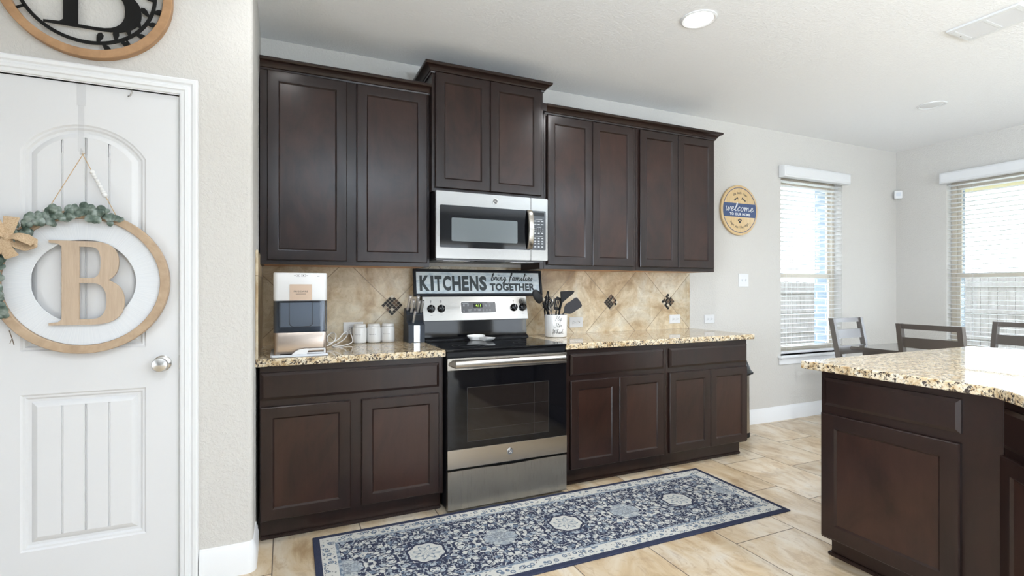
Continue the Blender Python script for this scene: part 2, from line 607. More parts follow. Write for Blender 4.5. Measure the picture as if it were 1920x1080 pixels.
# travertine backsplash with diagonal joints; object origin is moved so that world = object + origin
def tile_splash(name, diag, org):
    m = mat(name, (0.6, 0.5, 0.35), 0.34)
    v = coords(m)
    x, y, z = sepxyz(m, v)
    big = noise(m, v, 3.0, 6, 0.62, 1.3)
    col = cramp(m, big, [(0.30, (0.30, 0.20, 0.105)), (0.43, (0.50, 0.38, 0.235)), (0.55, (0.62, 0.53, 0.38)), (0.70, (0.66, 0.62, 0.52))])
    mid_ = noise(m, v, 13, 6, 0.7, 0.8)
    col = mixc(m, 1.0, col, cramp(m, mid_, [(0.3, (0.72, 0.66, 0.58)), (0.62, (1.06, 1.06, 1.06))]), 'MULTIPLY')
    vein = noise(m, v, 7, 6, 0.7, 2.0)
    vm = cramp(m, vein, [(0.485, (0, 0, 0)), (0.5, (1, 1, 1)), (0.515, (0, 0, 0))])
    col = mixc(m, mth(m, 'MULTIPLY', vm, 0.22), col, (0.30, 0.20, 0.11))
    pit = cramp(m, noise(m, v, 120, 2, 0.5), [(0.30, (1, 1, 1)), (0.36, (0, 0, 0))])
    col = mixc(m, mth(m, 'MULTIPLY', pit, 0.35), col, (0.25, 0.16, 0.09))
    if diag:
        P = 0.5765
        X = mth(m, 'ADD', x, org[0] - 0.774); Z = mth(m, 'ADD', z, org[2] - 1.147)
        def dist(e):
            q = mth(m, 'DIVIDE', e, P)
            f = mth(m, 'SUBTRACT', q, mth(m, 'ROUND', q))
            return mth(m, 'ABSOLUTE', f)
        g = mth(m, 'MINIMUM', dist(mth(m, 'ADD', X, Z)), dist(mth(m, 'SUBTRACT', X, Z)))
        gm = mth(m, 'LESS_THAN', g, 0.0060)
        # tone differs a little from tile to tile
        qa = mth(m, 'FLOOR', mth(m, 'DIVIDE', mth(m, 'ADD', X, Z), P)); qb = mth(m, 'FLOOR', mth(m, 'DIVIDE', mth(m, 'SUBTRACT', X, Z), P))
    else:
        Y = mth(m, 'ADD', y, org[1]); Z = mth(m, 'ADD', z, org[2] - 1.319)
        gm = mth(m, 'LESS_THAN', mth(m, 'ABSOLUTE', Z), 0.002)
        qa = mth(m, 'FLOOR', mth(m, 'DIVIDE', Z, 0.4)); qb = qa
    wn_ = node(m.node_tree, 'ShaderNodeTexWhiteNoise', noise_dimensions='2D')
    cb = node(m.node_tree, 'ShaderNodeCombineXYZ')
    m.node_tree.links.new(qa, cb.inputs[0]); m.node_tree.links.new(qb, cb.inputs[1]); m.node_tree.links.new(cb.outputs[0], wn_.inputs['Vector'])
    tone = mth(m, 'MULTIPLY_ADD', wn_.outputs['Value'], 0.22, 0.89)
    cc = node(m.node_tree, 'ShaderNodeCombineColor')
    for i in range(3): m.node_tree.links.new(tone, cc.inputs[i])
    col = mixc(m, 1.0, col, cc.outputs[0], 'MULTIPLY')
    setc(m, mixc(m, gm, col, (0.27, 0.20, 0.13)))
    bump(m, mth(m, 'SUBTRACT', mth(m, 'MULTIPLY', big, 0.3), gm), 0.2, 0.003)
    return m


# floor tile: 0.416 x 0.645 in thirds
m = mat('stone_floor_tile', (0.6, 0.5, 0.38), 0.33)
v = coords(m, kind='Object')
x, y, z = sepxyz(m, v)
M['floor'] = m
TX, TY = 0.416, 0.645
def floor_nodes(m, x, y, ox, oy):
    cx_ = mth(m, 'DIVIDE', mth(m, 'ADD', x, ox - 2.573), TX)
    col_i = mth(m, 'FLOOR', cx_)
    fx = mth(m, 'SUBTRACT', cx_, col_i)
    yy = mth(m, 'ADD', mth(m, 'ADD', y, oy + 1.124), mth(m, 'MULTIPLY', col_i, TY / 3))
    cy_ = mth(m, 'DIVIDE', yy, TY)
    row_i = mth(m, 'FLOOR', cy_)
    fy = mth(m, 'SUBTRACT', cy_, row_i)
    def edge(f, T_): return mth(m, 'MULTIPLY', mth(m, 'MINIMUM', f, mth(m, 'SUBTRACT', 1.0, f)), T_)
    g = mth(m, 'MINIMUM', edge(fx, TX), edge(fy, TY))
    gm = mth(m, 'LESS_THAN', g, 0.0024)
    cb = node(m.node_tree, 'ShaderNodeCombineXYZ')
    m.node_tree.links.new(col_i, cb.inputs[0]); m.node_tree.links.new(row_i, cb.inputs[1])
    w = node(m.node_tree, 'ShaderNodeTexWhiteNoise', noise_dimensions='2D')
    m.node_tree.links.new(cb.outputs[0], w.inputs['Vector'])
    # every tile shows its own piece of stone
    off = node(m.node_tree, 'ShaderNodeVectorMath', operation='MULTIPLY_ADD')
    m.node_tree.links.new(w.outputs['Color'], off.inputs[0]); off.inputs[1].default_value = (7, 7, 7)
    m.node_tree.links.new(v, off.inputs[2])
    st = node(m.node_tree, 'ShaderNodeMapping'); st.inputs['Scale'].default_value = (1.7, 0.8, 1)
    m.node_tree.links.new(off.outputs[0], st.inputs[0])
    n1 = noise(m, st.outputs[0], 2.3, 7, 0.62, 1.4)
    n2 = noise(m, st.outputs[0], 9, 6, 0.7, 1.0)
    c1 = cramp(m, n1, [(0.31, (0.34, 0.225, 0.12)), (0.44, (0.53, 0.41, 0.265)), (0.57, (0.62, 0.53, 0.405)), (0.74, (0.63, 0.59, 0.52))])
    c1 = mixc(m, mth(m, 'MULTIPLY', cramp(m, n2, [(0.38, (1, 1, 1)), (0.48, (0, 0, 0))]), 0.5), c1, (0.36, 0.25, 0.15))
    tone = mth(m, 'MULTIPLY_ADD', w.outputs['Value'], 0.2, 0.88)
    cc = node(m.node_tree, 'ShaderNodeCombineColor')
    for i in range(3): m.node_tree.links.new(tone, cc.inputs[i])
    c1 = mixc(m, 1.0, c1, cc.outputs[0], 'MULTIPLY')
    setc(m, mixc(m, gm, c1, (0.10, 0.075, 0.055)))
    setr(m, mth(m, 'MULTIPLY_ADD', gm, 0.4, 0.30))
    bump(m, mth(m, 'SUBTRACT', mth(m, 'MULTIPLY', n2, 0.15), gm), 0.25, 0.002)


# glass and clear plastics: see-through with a reflection that grows towards grazing angles
def tinted(name, tint, refl=(1, 1, 1), rough=0.02):
    m = bpy.data.materials.new(name); m.use_nodes = True
    nt = m.node_tree; nt.nodes.clear()
    out = node(nt, 'ShaderNodeOutputMaterial'); mx = node(nt, 'ShaderNodeMixShader'); tr = node(nt, 'ShaderNodeBsdfTransparent'); gl = node(nt, 'ShaderNodeBsdfGlossy'); lw = node(nt, 'ShaderNodeLayerWeight')
    lw.inputs[0].default_value = 0.5
    tr.inputs[0].default_value = (*tint, 1); gl.inputs[0].default_value = (*refl, 1); gl.inputs['Roughness'].default_value = rough
    fac = mth(m, 'MULTIPLY_ADD', mth(m, 'POWER', lw.outputs['Facing'], 5.0), 0.9, 0.04)
    nt.links.new(fac, mx.inputs[0]); nt.links.new(tr.outputs[0], mx.inputs[1]); nt.links.new(gl.outputs[0], mx.inputs[2]); nt.links.new(mx.outputs[0], out.inputs[0])
    return m


M['glass'] = tinted('clear_glass', (1, 1, 1), (1, 1, 1), 0.01)
M['smoke'] = tinted('smoky_blue_plastic', (0.56, 0.59, 0.64), (0.9, 0.95, 1.0), 0.05)
M['clearplastic'] = tinted('clear_plastic', (0.985, 0.985, 0.985), (.6, .6, .6), 0.08)

# white pleated fabric of the wreath disc (fine radial threads)
m = mat('white_radial_fabric', (0.76, 0.79, 0.82), 0.7)
v = coords(m)
x, y, z = sepxyz(m, v)
ang = mth(m, 'ARCTAN2', z, x)
cb = node(m.node_tree, 'ShaderNodeCombineXYZ')
m.node_tree.links.new(mth(m, 'MULTIPLY', ang, 40.0), cb.inputs[0])
nn = noise(m, cb.outputs[0], 1.5, 4, 0.6)
setc(m, cramp(m, nn, [(0.3, (0.68, 0.71, 0.75)), (0.7, (0.80, 0.82, 0.84))]))
bump(m, nn, 0.15, 0.003)
M['fabric'] = m
m = mat('burlap_ribbon', (0.62, 0.42, 0.22), 0.85)
setc(m, cramp(m, noise(m, coords(m), 300, 2), [(0.3, (0.42, 0.29, 0.17)), (0.7, (0.60, 0.45, 0.30))]))
M['burlap'] = m
setc(M['leaf'], cramp(M['leaf'], noise(M['leaf'], coords(M['leaf']), 28, 2), [(0.35, (0.035, 0.06, 0.045)), (0.48, (0.12, 0.16, 0.13)), (0.62, (0.30, 0.35, 0.32))]))
m = mat('grey_fence_board', (0.5, 0.46, 0.42), 0.85)
setc(m, cramp(m, noise(m, coords(m, (6, 6, 1)), 2, 4), [(0.3, (0.17, 0.15, 0.13)), (0.7, (0.25, 0.23, 0.21))]))
M['fence'] = m
m = mat('grey_brick', (0.3, 0.33, 0.36), 0.9)
bt = node(m.node_tree, 'ShaderNodeTexBrick')
bt.inputs['Color1'].default_value = (0.20, 0.25, 0.30, 1); bt.inputs['Color2'].default_value = (0.27, 0.32, 0.36, 1); bt.inputs['Mortar'].default_value = (0.55, 0.57, 0.58, 1)
bt.inputs['Scale'].default_value = 1.0; bt.inputs['Brick Width'].default_value = 0.2; bt.inputs['Row Height'].default_value = 0.075; bt.inputs['Mortar Size'].default_value = 0.006
cv = coords(m, rot=(PI / 2, 0, 0)); 
sx_, sy_, sz_ = sepxyz(m, coords(m))
cb = node(m.node_tree, 'ShaderNodeCombineXYZ')
m.node_tree.links.new(mth(m, 'ADD', sx_, sy_), cb.inputs[0]); m.node_tree.links.new(sz_, cb.inputs[1])
m.node_tree.links.new(cb.outputs[0], bt.inputs['Vector'])
setc(m, bt.outputs['Color'])
M['brick'] = m
m = mat('dry_lawn', (0.42, 0.42, 0.33), 0.95)
M['lawn'] = m

# ------------------------------------------------------------------ the setting
H = 2.756
XR = 6.29
YB = -7.2
XL = -3.2
PW = -0.85                                   # face of the pantry wall
b = MB(); b.box(XL - .1, XR + .25, YB - .25, 0.25, -0.12, 0.0)
fl = struct('floor', b, M['floor'])
fo = WLOC[fl.name]
mfl = M['floor']
v = coords(mfl)
x, y, z = sepxyz(mfl, v)
floor_nodes(mfl, x, y, fo.x, fo.y)
b = MB(); b.box(XL - .1, XR + .25, YB - .25, 0.25, H, H + .12)
struct('ceiling', b, M['ceiling'])

W1 = (4.462, 5.372, 0.615, 2.345)            # window in the back wall: x0, x1, z0, z1
W2 = (0.468, 1.98, 0.615, 2.350)             # window in the right wall: -y0, -y1, z0, z1
RIGHT = frame((XR, 0, 0), (0, -1, 0), (0, 0, 1), (-1, 0, 0))


def wall_with_hole(name, F, u0, u1, holes, depth, mats):
    """slab from n=-depth to n=0 with rectangular openings (outer half is brick)"""
    b = MB(F)
    us = u0
    for (a0, a1, z0, z1) in holes:
        b.box(us, a0, 0, H, -depth, 0)
        b.box(a0, a1, 0, z0, -depth, 0)
        b.box(a0, a1, z1, H, -depth, 0)
        us = a1
    b.box(us, u1, 0, H, -depth, 0)
    return struct(name, b, mats)


wall_with_hole('wall_back', BACK, -0.1, XR, [W1], 0.14, M['wall'])
wall_with_hole('wall_right', RIGHT, -0.14, -YB, [W2], 0.14, M['wall'])
REAR = frame((0, YB, 0), (-1, 0, 0), (0, 0, 1), (0, 1, 0))
wall_with_hole('wall_rear', REAR, -XR, -XL, [(-r1, -r0, 0.06, 2.2) for r0, r1 in reversed(REAR_WINDOWS)], 0.14, M['unseen_dark'])
LEFT = frame((XL, 0, 0), (0, 1, 0), (0, 0, 1), (1, 0, 0))
wall_with_hole('wall_left', LEFT, YB, PW, [(-5.4, -3.8, 0.06, 2.2)], 0.14, M['unseen_dark'])  # unseen opening added for the side fill lamp
# outer brick leaf round the two windows that are in view
for nm, F, u0, u1, (a0, a1, z0, z1) in (('wall_brick_back', BACK, 3.6, XR + .28, W1), ('wall_brick_right', RIGHT, -.14, 3.0, W2)):
    b = MB(F)
    e = .03
    b.box(u0, a0 + e, -.2, H, -.28, -.145); b.box(a1 - e, u1, -.2, H, -.28, -.145); b.box(a0 + e, a1 - e, -.2, z0 + .0, -.28, -.145); b.box(a0 + e, a1 - e, z1 - .0, H, -.28, -.145)
    struct(nm, b, M['brick'])

# pantry wall: front face at y = PW with the door opening, rounded corner, return along x = 0
DX0, DX1, DZ = -0.905, -0.277, 2.072
b = MB()
r_ = 0.024
arc = [(-r_ + r_ * math.sin(a), PW + r_ - r_ * math.cos(a)) for a in [i * PI / 2 / 8 for i in range(9)]]
plan = [(DX1, PW)] + arc + [(0, 0), (-.1, 0), (-.1, PW + .12), (DX1, PW + .12)]
b.prism(plan, 0, H)
b.box(DX0, DX1, PW, PW + .12, DZ, H)
b.box(XL, DX0, PW, PW + .12, 0, H)
struct('wall_pantry', b, M['wall'], angle=0.9)

# window casements
def window(num, F, rect, pulls=True):
    a0, a1, z0, z1 = rect
    root = bpy.data.objects.new('window_%d' % num, None); COL.objects.link(root); root['kind'] = 'structure'
    WLOC[root.name] = Vector((0, 0, 0))
    zm = 1.385
    f = 0.042
    b = MB(F)
    c0, c1 = -.135, -.085
    b.box(a0, a0 + f, z0, z1, c0, c1, .003); b.box(a1 - f, a1, z0, z1, c0, c1, .003); b.box(a0 + f, a1 - f, z1 - f, z1, c0, c1, .003); b.box(a0 + f, a1 - f, z0, z0 + f, c0, c1, .003)
    build('window_frame', b, M['almond'], root)
    b = MB(F)
    s = 0.034
    i0, i1 = a0 + f, a1 - f
    for (zz0, zz1, cc0, cc1) in ((z0 + f, zm + .018, -.108, -.088), (zm - .018, z1 - f, -.132, -.112)):
        b.box(i0, i0 + s, zz0, zz1, cc0, cc1, .003); b.box(i1 - s, i1, zz0, zz1, cc0, cc1, .003)
        b.box(i0 + s, i1 - s, zz0, zz0 + .036, cc0, cc1, .003); b.box(i0 + s, i1 - s, zz1 - .036, zz1, cc0, cc1, .003)
    build('sash', b, M['almond'], root)
    b = MB(F)
    b.box(i0 + s, i1 - s, z0 + f + .036, zm - .018, -.100, -.096)
    b.box(i0 + s, i1 - s, zm + .018, z1 - f - .036, -.124, -.120)
    build('window_pane', b, M['glass'], root)
    b = MB(F)
    b.box(a0 - .045, a1 + .045, z0 - .022, z0, -.002, .045, .005); b.box(a0, a1, z0 - .022, z0, -.085, 0)
    build('window_sill', b, M['trim'], root)
    b = MB(F)
    b.box(a0 - .03, a1 + .03, z0 - .085, z0 - .022, .001, .014, .004); b.box(a0 - .03, a1 + .03, z0 - .040, z0 - .022, .001, .028, .006)
    build('window_apron', b, M['trim'], root)
    return root


window(1, BACK, W1)
window(2, RIGHT, W2)
for k, (r0, r1) in enumerate(REAR_WINDOWS + [(-5.4, -3.8)]):  # the wall_left window is unseen, added with the side fill
    F, a0, a1 = (REAR, -r1, -r0) if k < 2 else (LEFT, r0, r1)
    b = MB(F)
    f = .05
    b.box(a0, a0 + f, .06, 2.2, -.12, -.06); b.box(a1 - f, a1, .06, 2.2, -.12, -.06); b.box(a0 + f, a1 - f, .06, .14, -.12, -.06); b.box(a0 + f, a1 - f, 2.14, 2.2, -.12, -.06)
    b.box((a0 + a1) / 2 - .03, (a0 + a1) / 2 + .03, .14, 2.14, -.12, -.06)
    w = struct('window_%d' % (3 + k), b, M['almond'])
    b = MB(F); b.box(a0 + f, a1 - f, .14, 2.14, -.092, -.088); build('window_pane', b, M['glass'], w)


def blind(F, rect, label, group, cords):
    a0, a1, z0, z1 = rect
    p = F @ Vector(((a0 + a1) / 2, z0, 0))
    t = thing('window_blind', label, 'blind', p, group)
    b = MB(F)
    b.rings(a0 - .035, a1 + .035, z1 - .028, z1 + .082, [(0, .006), (0, .058), (.004, .066), (.014, .070), (.018, .074)])
    build('valance', b, M['white'], t)
    b = MB(F)
    pitch = .0445
    zz = z1 - .05
    tilt = .10
    while zz > z0 + .06:
        dz = .025 * tilt
        pts = [(-.060, -dz), (-.048, .001 - dz * .4), (-.035, .0025), (-.022, .001 + dz * .4), (-.010, dz)]
        loop = [(c, h) for c, h in pts] + [(c, h - .0028) for c, h in reversed(pts)]
        b.loft([[(a0 + .004, zz + h, c) for c, h in loop], [(a1 - .004, zz + h, c) for c, h in loop]])
        zz -= pitch
    build('slats', b, M['blind'], t)
    b = MB(F)
    b.box(a0 + .004, a1 - .004, z0 + .012, z0 + .030, -.060, -.010, .004)
    build('bottom_rail', b, M['white'], t)
    b = MB(F)
    for u in cords:
        for c in (-.0615, -.0085):
            b.tube([(u, z0 + .02, c), (u, z1 - .03, c)], .0009, 5)
    build('ladder_cords', b, M['white'], t)
    return t


t = blind(BACK, W1, 'white horizontal blind on the narrow window left of the corner, beyond the welcome sign', 'window blinds', (4.62, 5.22))
b = MB(BACK); b.tube([(4.60, 2.33, -.004), (4.60, 1.52, -.004)], .001, 5); b.tube([(4.625, 2.33, -.004), (4.625, 1.52, -.004)], .001, 5)
o = build('pull_cords', b, M['white'], t)
b = MB(BACK)
for u in (4.60, 4.625):
    b.tube([(u, 1.53, -.004), (u, 1.50, -.004)], [.003, .008], 8)
build('tassel', b, M['silver'], t)
t = blind(RIGHT, W2, 'white horizontal blind on the wide window right of the corner, behind the dining table', 'window blinds', (.66, 1.07, 1.5))

# mouldings
BB = [(0, 0), (.014, 0), (.014, .092), (.011, .100), (.011, .112), (.006, .122), (.004, .134), (0, .136)]
b = MB(); b.sweep([(3.345, -.001), (XR, -.001), (XR, YB)][::1], [(o_, h) for o_, h in BB])
struct('baseboard_back', b, M['trim'])
arcb = [(p[0] + 0, p[1]) for p in arc]
b = MB(); b.sweep([(-.205, PW)] + [(-r_, PW)] + arc[2:7:2] + [(0, PW + r_), (0, -.645)], BB)
struct('baseboard_pantry', b, M['trim'])
b = MB(); b.sweep([(-.975 - .003, PW), (XL, PW)][::-1], BB)
struct('baseboard_left', b, M['trim'])

# door casing on frame (x, z, depth)
PF = frame((0, PW, 0), (1, 0, 0), (0, 0, 1), (0, -1, 0))
CAS = [(0, 0), (0, .010), (.006, .013), (.014, .013), (.018, .018), (.030, .018), (.034, .014), (.040, .014), (.046, .020), (.058, .022), (.064, .018), (.066, 0)]
b = MB(PF)
b.sweep([(DX0 - .004, 0), (DX0 - .004, DZ + .004), (DX1 + .004, DZ + .004), (DX1 + .004, 0)], [(-o_, h) for o_, h in CAS])
struct('trim_1', b, M['trim'], angle=0.5)
b = MB(PF)                                     # jamb
b.box(DX1 - .0, DX1 + .004, 0, DZ, -.118, .004); b.box(DX0 - .004, DX0, 0, DZ, -.118, .004); b.box(DX0, DX1, DZ, DZ + .004, -.118, .004)
b.box(DX1 - .012, DX1, 0, DZ, -.075, -.062); b.box(DX0, DX0 + .012, 0, DZ, -.075, -.062); b.box(DX0 + .012, DX1 - .012, DZ - .012, DZ, -.075, -.062)
struct('trim_2', b, M['trim'])

# ------------------------------------------------------------------ pantry door: arched two panel plank door
def arch_outline(x0, x1, z0, zs, rise, inset, n=14):
    """rectangle with an arched head; concentric offset by inset; counter-clockwise from the lower left"""
    w = (x1 - x0) / 2; R = (w * w + rise * rise) / (2 * rise); cx_ = (x0 + x1) / 2; cz = zs + rise - R
    xi0, xi1 = x0 + inset, x1 - inset; Ri = R - inset
    pts = [(xi0, z0 + inset), (xi1, z0 + inset)]
    a1 = math.acos((xi1 - cx_) / Ri)
    for i in range(n + 1):
        a = a1 + (PI - 2 * a1) * i / n
        pts.append((cx_ + Ri * math.cos(a), cz + Ri * math.sin(a)))
    return pts


PX0, PX1 = -0.794, -0.395
cD = -0.006                                  # door face, a little behind the wall face
b = MB(PF)
ex0, ex1 = DX0 + .003, DX1 - .003
b.box(ex0, ex1, .008, DZ - .003, -.050, -.024)
zA0, zA1, rise = 1.015, 1.79, .118
zB0, zB1 = .245, .848
for (u0, u1, v0, v1) in ((ex0, PX0, .008, DZ - .003), (PX1, ex1, .008, DZ - .003), (PX0, PX1, .008, zB0), (PX0, PX1, zB1, zA0)):
    b.box(u0, u1, v0, v1, -.024, cD)
head = arch_outline(PX0, PX1, zA0, zA1, rise, 0)[2:]
b.prism([(PX0, DZ - .003)] + list(reversed(head)) + [(PX1, DZ - .003)], -.024, cD)
STEP = [(0, cD), (.006, cD - .005), (.013, cD - .006), (.020, cD - .013), (.030, cD - .014), (.034, cD - .010), (.050, cD - .004)]
for kind in 'AB':
    loops = []
    for ins, h in STEP:
        o_ = arch_outline(PX0, PX1, zA0, zA1, rise, ins) if kind == 'A' else [(PX0 + ins, zB0 + ins), (PX1 - ins, zB0 + ins), (PX1 - ins, zB1 - ins), (PX0 + ins, zB1 - ins)]
        loops.append([(p[0], p[1], h) for p in o_])
    b.loft(loops, cap0=False, cap1=False)
    # planks
    b.box(PX0 + STEP[-1][0], PX1 - STEP[-1][0], (zA0 if kind == 'A' else zB0) + STEP[-1][0], (zA1 if kind == 'A' else zB1) - (0 if kind == 'A' else STEP[-1][0]), -.0235, cD - .0085)
    ins = STEP[-1][0]; q0, q1 = PX0 + ins, PX1 - ins; n = 4; g = .007
    wd = (q1 - q0) / n
    wA = (PX1 - PX0) / 2; R = (wA * wA + rise * rise) / (2 * rise) - ins; cxp = (PX0 + PX1) / 2; czp = zA1 + rise - (R + ins)
    for k in range(n):
        p0 = q0 + k * wd + (g / 2 if k else 0); p1 = q0 + (k + 1) * wd - (g / 2 if k < n - 1 else 0)
        zb = (zA0 if kind == 'A' else zB0) + ins
        if kind == 'A':
            top = [(p1 + (p0 - p1) * i / 6, czp + math.sqrt(max(R * R - (p1 + (p0 - p1) * i / 6 - cxp) ** 2, 0))) for i in range(7)]
        else:
            top = [(p1, zB1 - ins), (p0, zB1 - ins)]
        b.prism([(p0, zb), (p1, zb)] + top, -.022, cD - .004)
        if k < n - 1:   # thin bead in the groove
            gx = q0 + (k + 1) * wd
            zt = czp + math.sqrt(R * R - (gx - cxp) ** 2) if kind == 'A' else zB1 - ins
            b.box(gx - .0016, gx + .0016, zb, zt - .002, -.022, cD - .006)
door = struct('door_1', b, M['door'], angle=0.45)
b = MB(PF)
kx, kz = -.338, .944
b.lathe([(.033, cD), (.033, cD + .004), (.028, cD + .009), (.0135, cD + .012), (.0125, cD + .030), (.020, cD + .036), (.0285, cD + .044), (.0295, cD + .052), (.026, cD + .060), (.004, cD + .066)], (kx, kz, 0), 'z', 32)
build('door_knob', b, M['silver'], door)
b = MB(PF); b.box(DX1 - .0028, DX1 - .0004, kz - .03, kz + .03, cD - .025, cD - .0005)
build('latch_plate', b, M['silver'], door)


# ------------------------------------------------------------------ more helpers
def rrect(x0, x1, y0, y1, r, n=5):
    pts = []
    for (cx_, cy_, a0) in ((x1 - r, y0 + r, -PI / 2), (x1 - r, y1 - r, 0), (x0 + r, y1 - r, PI / 2), (x0 + r, y0 + r, PI)):
        for i in range(n + 1):
            a = a0 + PI / 2 * i / n
            pts.append((cx_ + r * math.cos(a), cy_ + r * math.sin(a)))
    return pts


def inset_poly(pts, d):
    n = len(pts); out = []
    for i in range(n):
        p = Vector(pts[i]); d0 = (p - Vector(pts[i - 1])).normalized(); d1 = (Vector(pts[(i + 1) % n]) - p).normalized()
        n0 = Vector((-d0.y, d0.x)); n1 = Vector((-d1.y, d1.x)); mt = n0 + n1; mt = mt / max(mt.dot(n0), .3)
        q = p + mt * d
        out.append((q.x, q.y))
    return out


def slab(mb, pts, z0, z1, e=.004):
    """counter-clockwise outline, eased edges"""
    pr = [(e, z0), (e * .3, z0 + e * .3), (0, z0 + e), (0, z1 - e), (e * .3, z1 - e * .3), (e, z1)]
    mb.loft([[(p[0], p[1], z) for p in inset_poly(pts, i)] for i, z in pr])
    return mb


def fit_text(mb, s, TT, w, h, extrude=.0005, offset=0.0, space=1.0, shear=0.0):
    """lettering scaled to fill w x h, centred on the frame TT"""
    cu = bpy.data.curves.new('lettering', 'FONT')
    cu.body = s; cu.size = 1.0; cu.extrude = 0.0; cu.align_x = 'CENTER'; cu.offset = offset; cu.space_character = space; cu.shear = shear; cu.resolution_u = 3
    ob = bpy.data.objects.new('tmp', cu); COL.objects.link(ob)
    dg = bpy.context.evaluated_depsgraph_get(); ev = ob.evaluated_get(dg); me = ev.to_mesh()
    xs = [v.co.x for v in me.vertices]; ys = [v.co.y for v in me.vertices]
    sx = w / (max(xs) - min(xs)); sy = h / (max(ys) - min(ys))
    mx_, my_ = (max(xs) + min(xs)) / 2, (max(ys) + min(ys)) / 2
    P = [[((v.co.x - mx_) * sx, (v.co.y - my_) * sy) for v in me.vertices], [list(p.vertices) for p in me.polygons]]
    ev.to_mesh_clear(); bpy.data.objects.remove(ob); bpy.data.curves.remove(cu)
    top = [mb.bm.verts.new(mb.M @ (TT @ Vector((x, y, extrude)))) for x, y in P[0]]
    for f in P[1]:
        mb.face([top[i] for i in f])
    return mb


def cab_door(parent, F, u0, u1, v0, v1, n0, name='door', stile=.052, t=.019):
    b = MB(F)
    b.loft([[(u0 + i, v0 + i, h), (u1 - i, v0 + i, h), (u1 - i, v1 - i, h), (u0 + i, v1 - i, h)] for i, h in
            [(0, n0), (0, n0 + t - .004), (.004, n0 + t), (stile, n0 + t), (stile + .004, n0 + t - .001), (stile + .009, n0 + t - .006), (stile + .012, n0 + t - .0085)]], cap1=False)
    b.mi = 1
    i = stile + .012; h = n0 + t - .0085
    b.poly([(u0 + i, v0 + i, h), (u1 - i, v0 + i, h), (u1 - i, v1 - i, h), (u0 + i, v1 - i, h)])
    return build(name, b, [M['woodframe'], M['wood']], parent, angle=0.35)


def drawer_front(parent, F, u0, u1, v0, v1, n0, name='drawer', t=.019, ch=.014):
    b = MB(F)
    b.rings(u0, u1, v0, v1, [(0, n0), (0, n0 + t - .008), (ch * .25, n0 + t - .006), (ch, n0 + t)])
    return build(name, b, M['woodframe'], parent, angle=0.3)


CROWN = [(0, 0), (.006, .0), (.009, .009), (.014, .012), (.019, .022), (.030, .033), (.040, .038), (.046, .040), (.050, .046), (.050, .056), (0, .056)]


def upper(name, label, x0, x1, z0, z1, dep, doors, group=None, bottom=True):
    t = thing(name, label, 'cabinet', ((x0 + x1) / 2, -dep / 2, z0), group)
    b = MB(BACK)
    b.box(x0, x1, z0 + .022, z1, .012, dep, .0015)
    b.box(x0, x1, z0, z0 + .022, dep - .019, dep, .0015)
    b.box(x0, x0 + .016, z0, z0 + .022, .012, dep - .019); b.box(x1 - .016, x1, z0, z0 + .022, .012, dep - .019)
    build('cabinet_body', b, M['woodframe'], t)
    if bottom:
        b = MB(BACK); b.box(x0 + .017, x1 - .017, z0 + .0012, z0 + .0215, .013, dep - .0195)
        build('bottom_panel', b, M['maple'], t, label='pale maple underside')
    for (a, c, v0, v1) in doors:
        cab_door(t, BACK, a, c, v0, v1, dep + .0005)
    return t


UD = .3105
t = upper('upper_cabinet', 'tall dark brown two-door wall cabinet above the ice maker, next to the pantry wall', .006, .9455, 1.390, 2.452, UD, [(.0422, .4565, 1.414, 2.446), (.5108, .9279, 1.414, 2.446)], 'wall cabinets')
b = MB(); b.sweep([(.006, -UD), (.9455, -UD)], [(o_, 2.4485 + h) for o_, h in CROWN]); build('crown_molding', b, M['woodframe'], t, angle=.4)
t = upper('upper_cabinet', 'shorter dark brown two-door wall cabinet raised above the microwave', .947, 1.709, 1.850, 2.583, .361, [(.9655, 1.3215, 1.873, 2.5765), (1.3245, 1.6894, 1.873, 2.5765)], 'wall cabinets', False)
b = MB(); b.sweep([(.947, -.012), (.947, -.361), (1.709, -.361), (1.709, -.012)], [(o_, 2.570 + h) for o_, h in CROWN]); build('crown_molding', b, M['woodframe'], t, angle=.4)
t = upper('upper_cabinet', 'dark brown two-door wall cabinet right of the microwave, above the utensil crock', 1.742, 2.512, 1.390, 2.452, UD, [(1.762, 2.1215, 1.4184, 2.4413), (2.1255, 2.4834, 1.4184, 2.4413)], 'wall cabinets')
b = MB(); b.sweep([(1.7425, -UD), (2.5122, -UD)], [(o_, 2.4485 + h) for o_, h in CROWN]); build('crown_molding', b, M['woodframe'], t, angle=.4)
t = upper('upper_cabinet', 'dark brown two-door wall cabinet at the right end, nearest the welcome sign', 2.513, 3.292, 1.390, 2.452, UD, [(2.542, 2.9015, 1.4184, 2.4413), (2.9055, 3.2721, 1.4184, 2.4413)], 'wall cabinets')
b = MB(); b.sweep([(2.5128, -UD), (3.292, -UD), (3.292, -.012)], [(o_, 2.4485 + h) for o_, h in CROWN]); build('crown_molding', b, M['woodframe'], t, angle=.4)
# filler stile between the microwave cabinet and the right pair
b = MB(BACK); b.box(1.7105, 1.7415, 1.390, 2.452, .012, UD - .002); b.box(1.7105, 1.7415, 2.452, 2.5045, UD - .05, UD + .045)
t = build('filler_strip', b, M['woodframe']); tag(t, 'narrow dark brown filler strip between the microwave and the right wall cabinets', 'trim')

BD = .6095


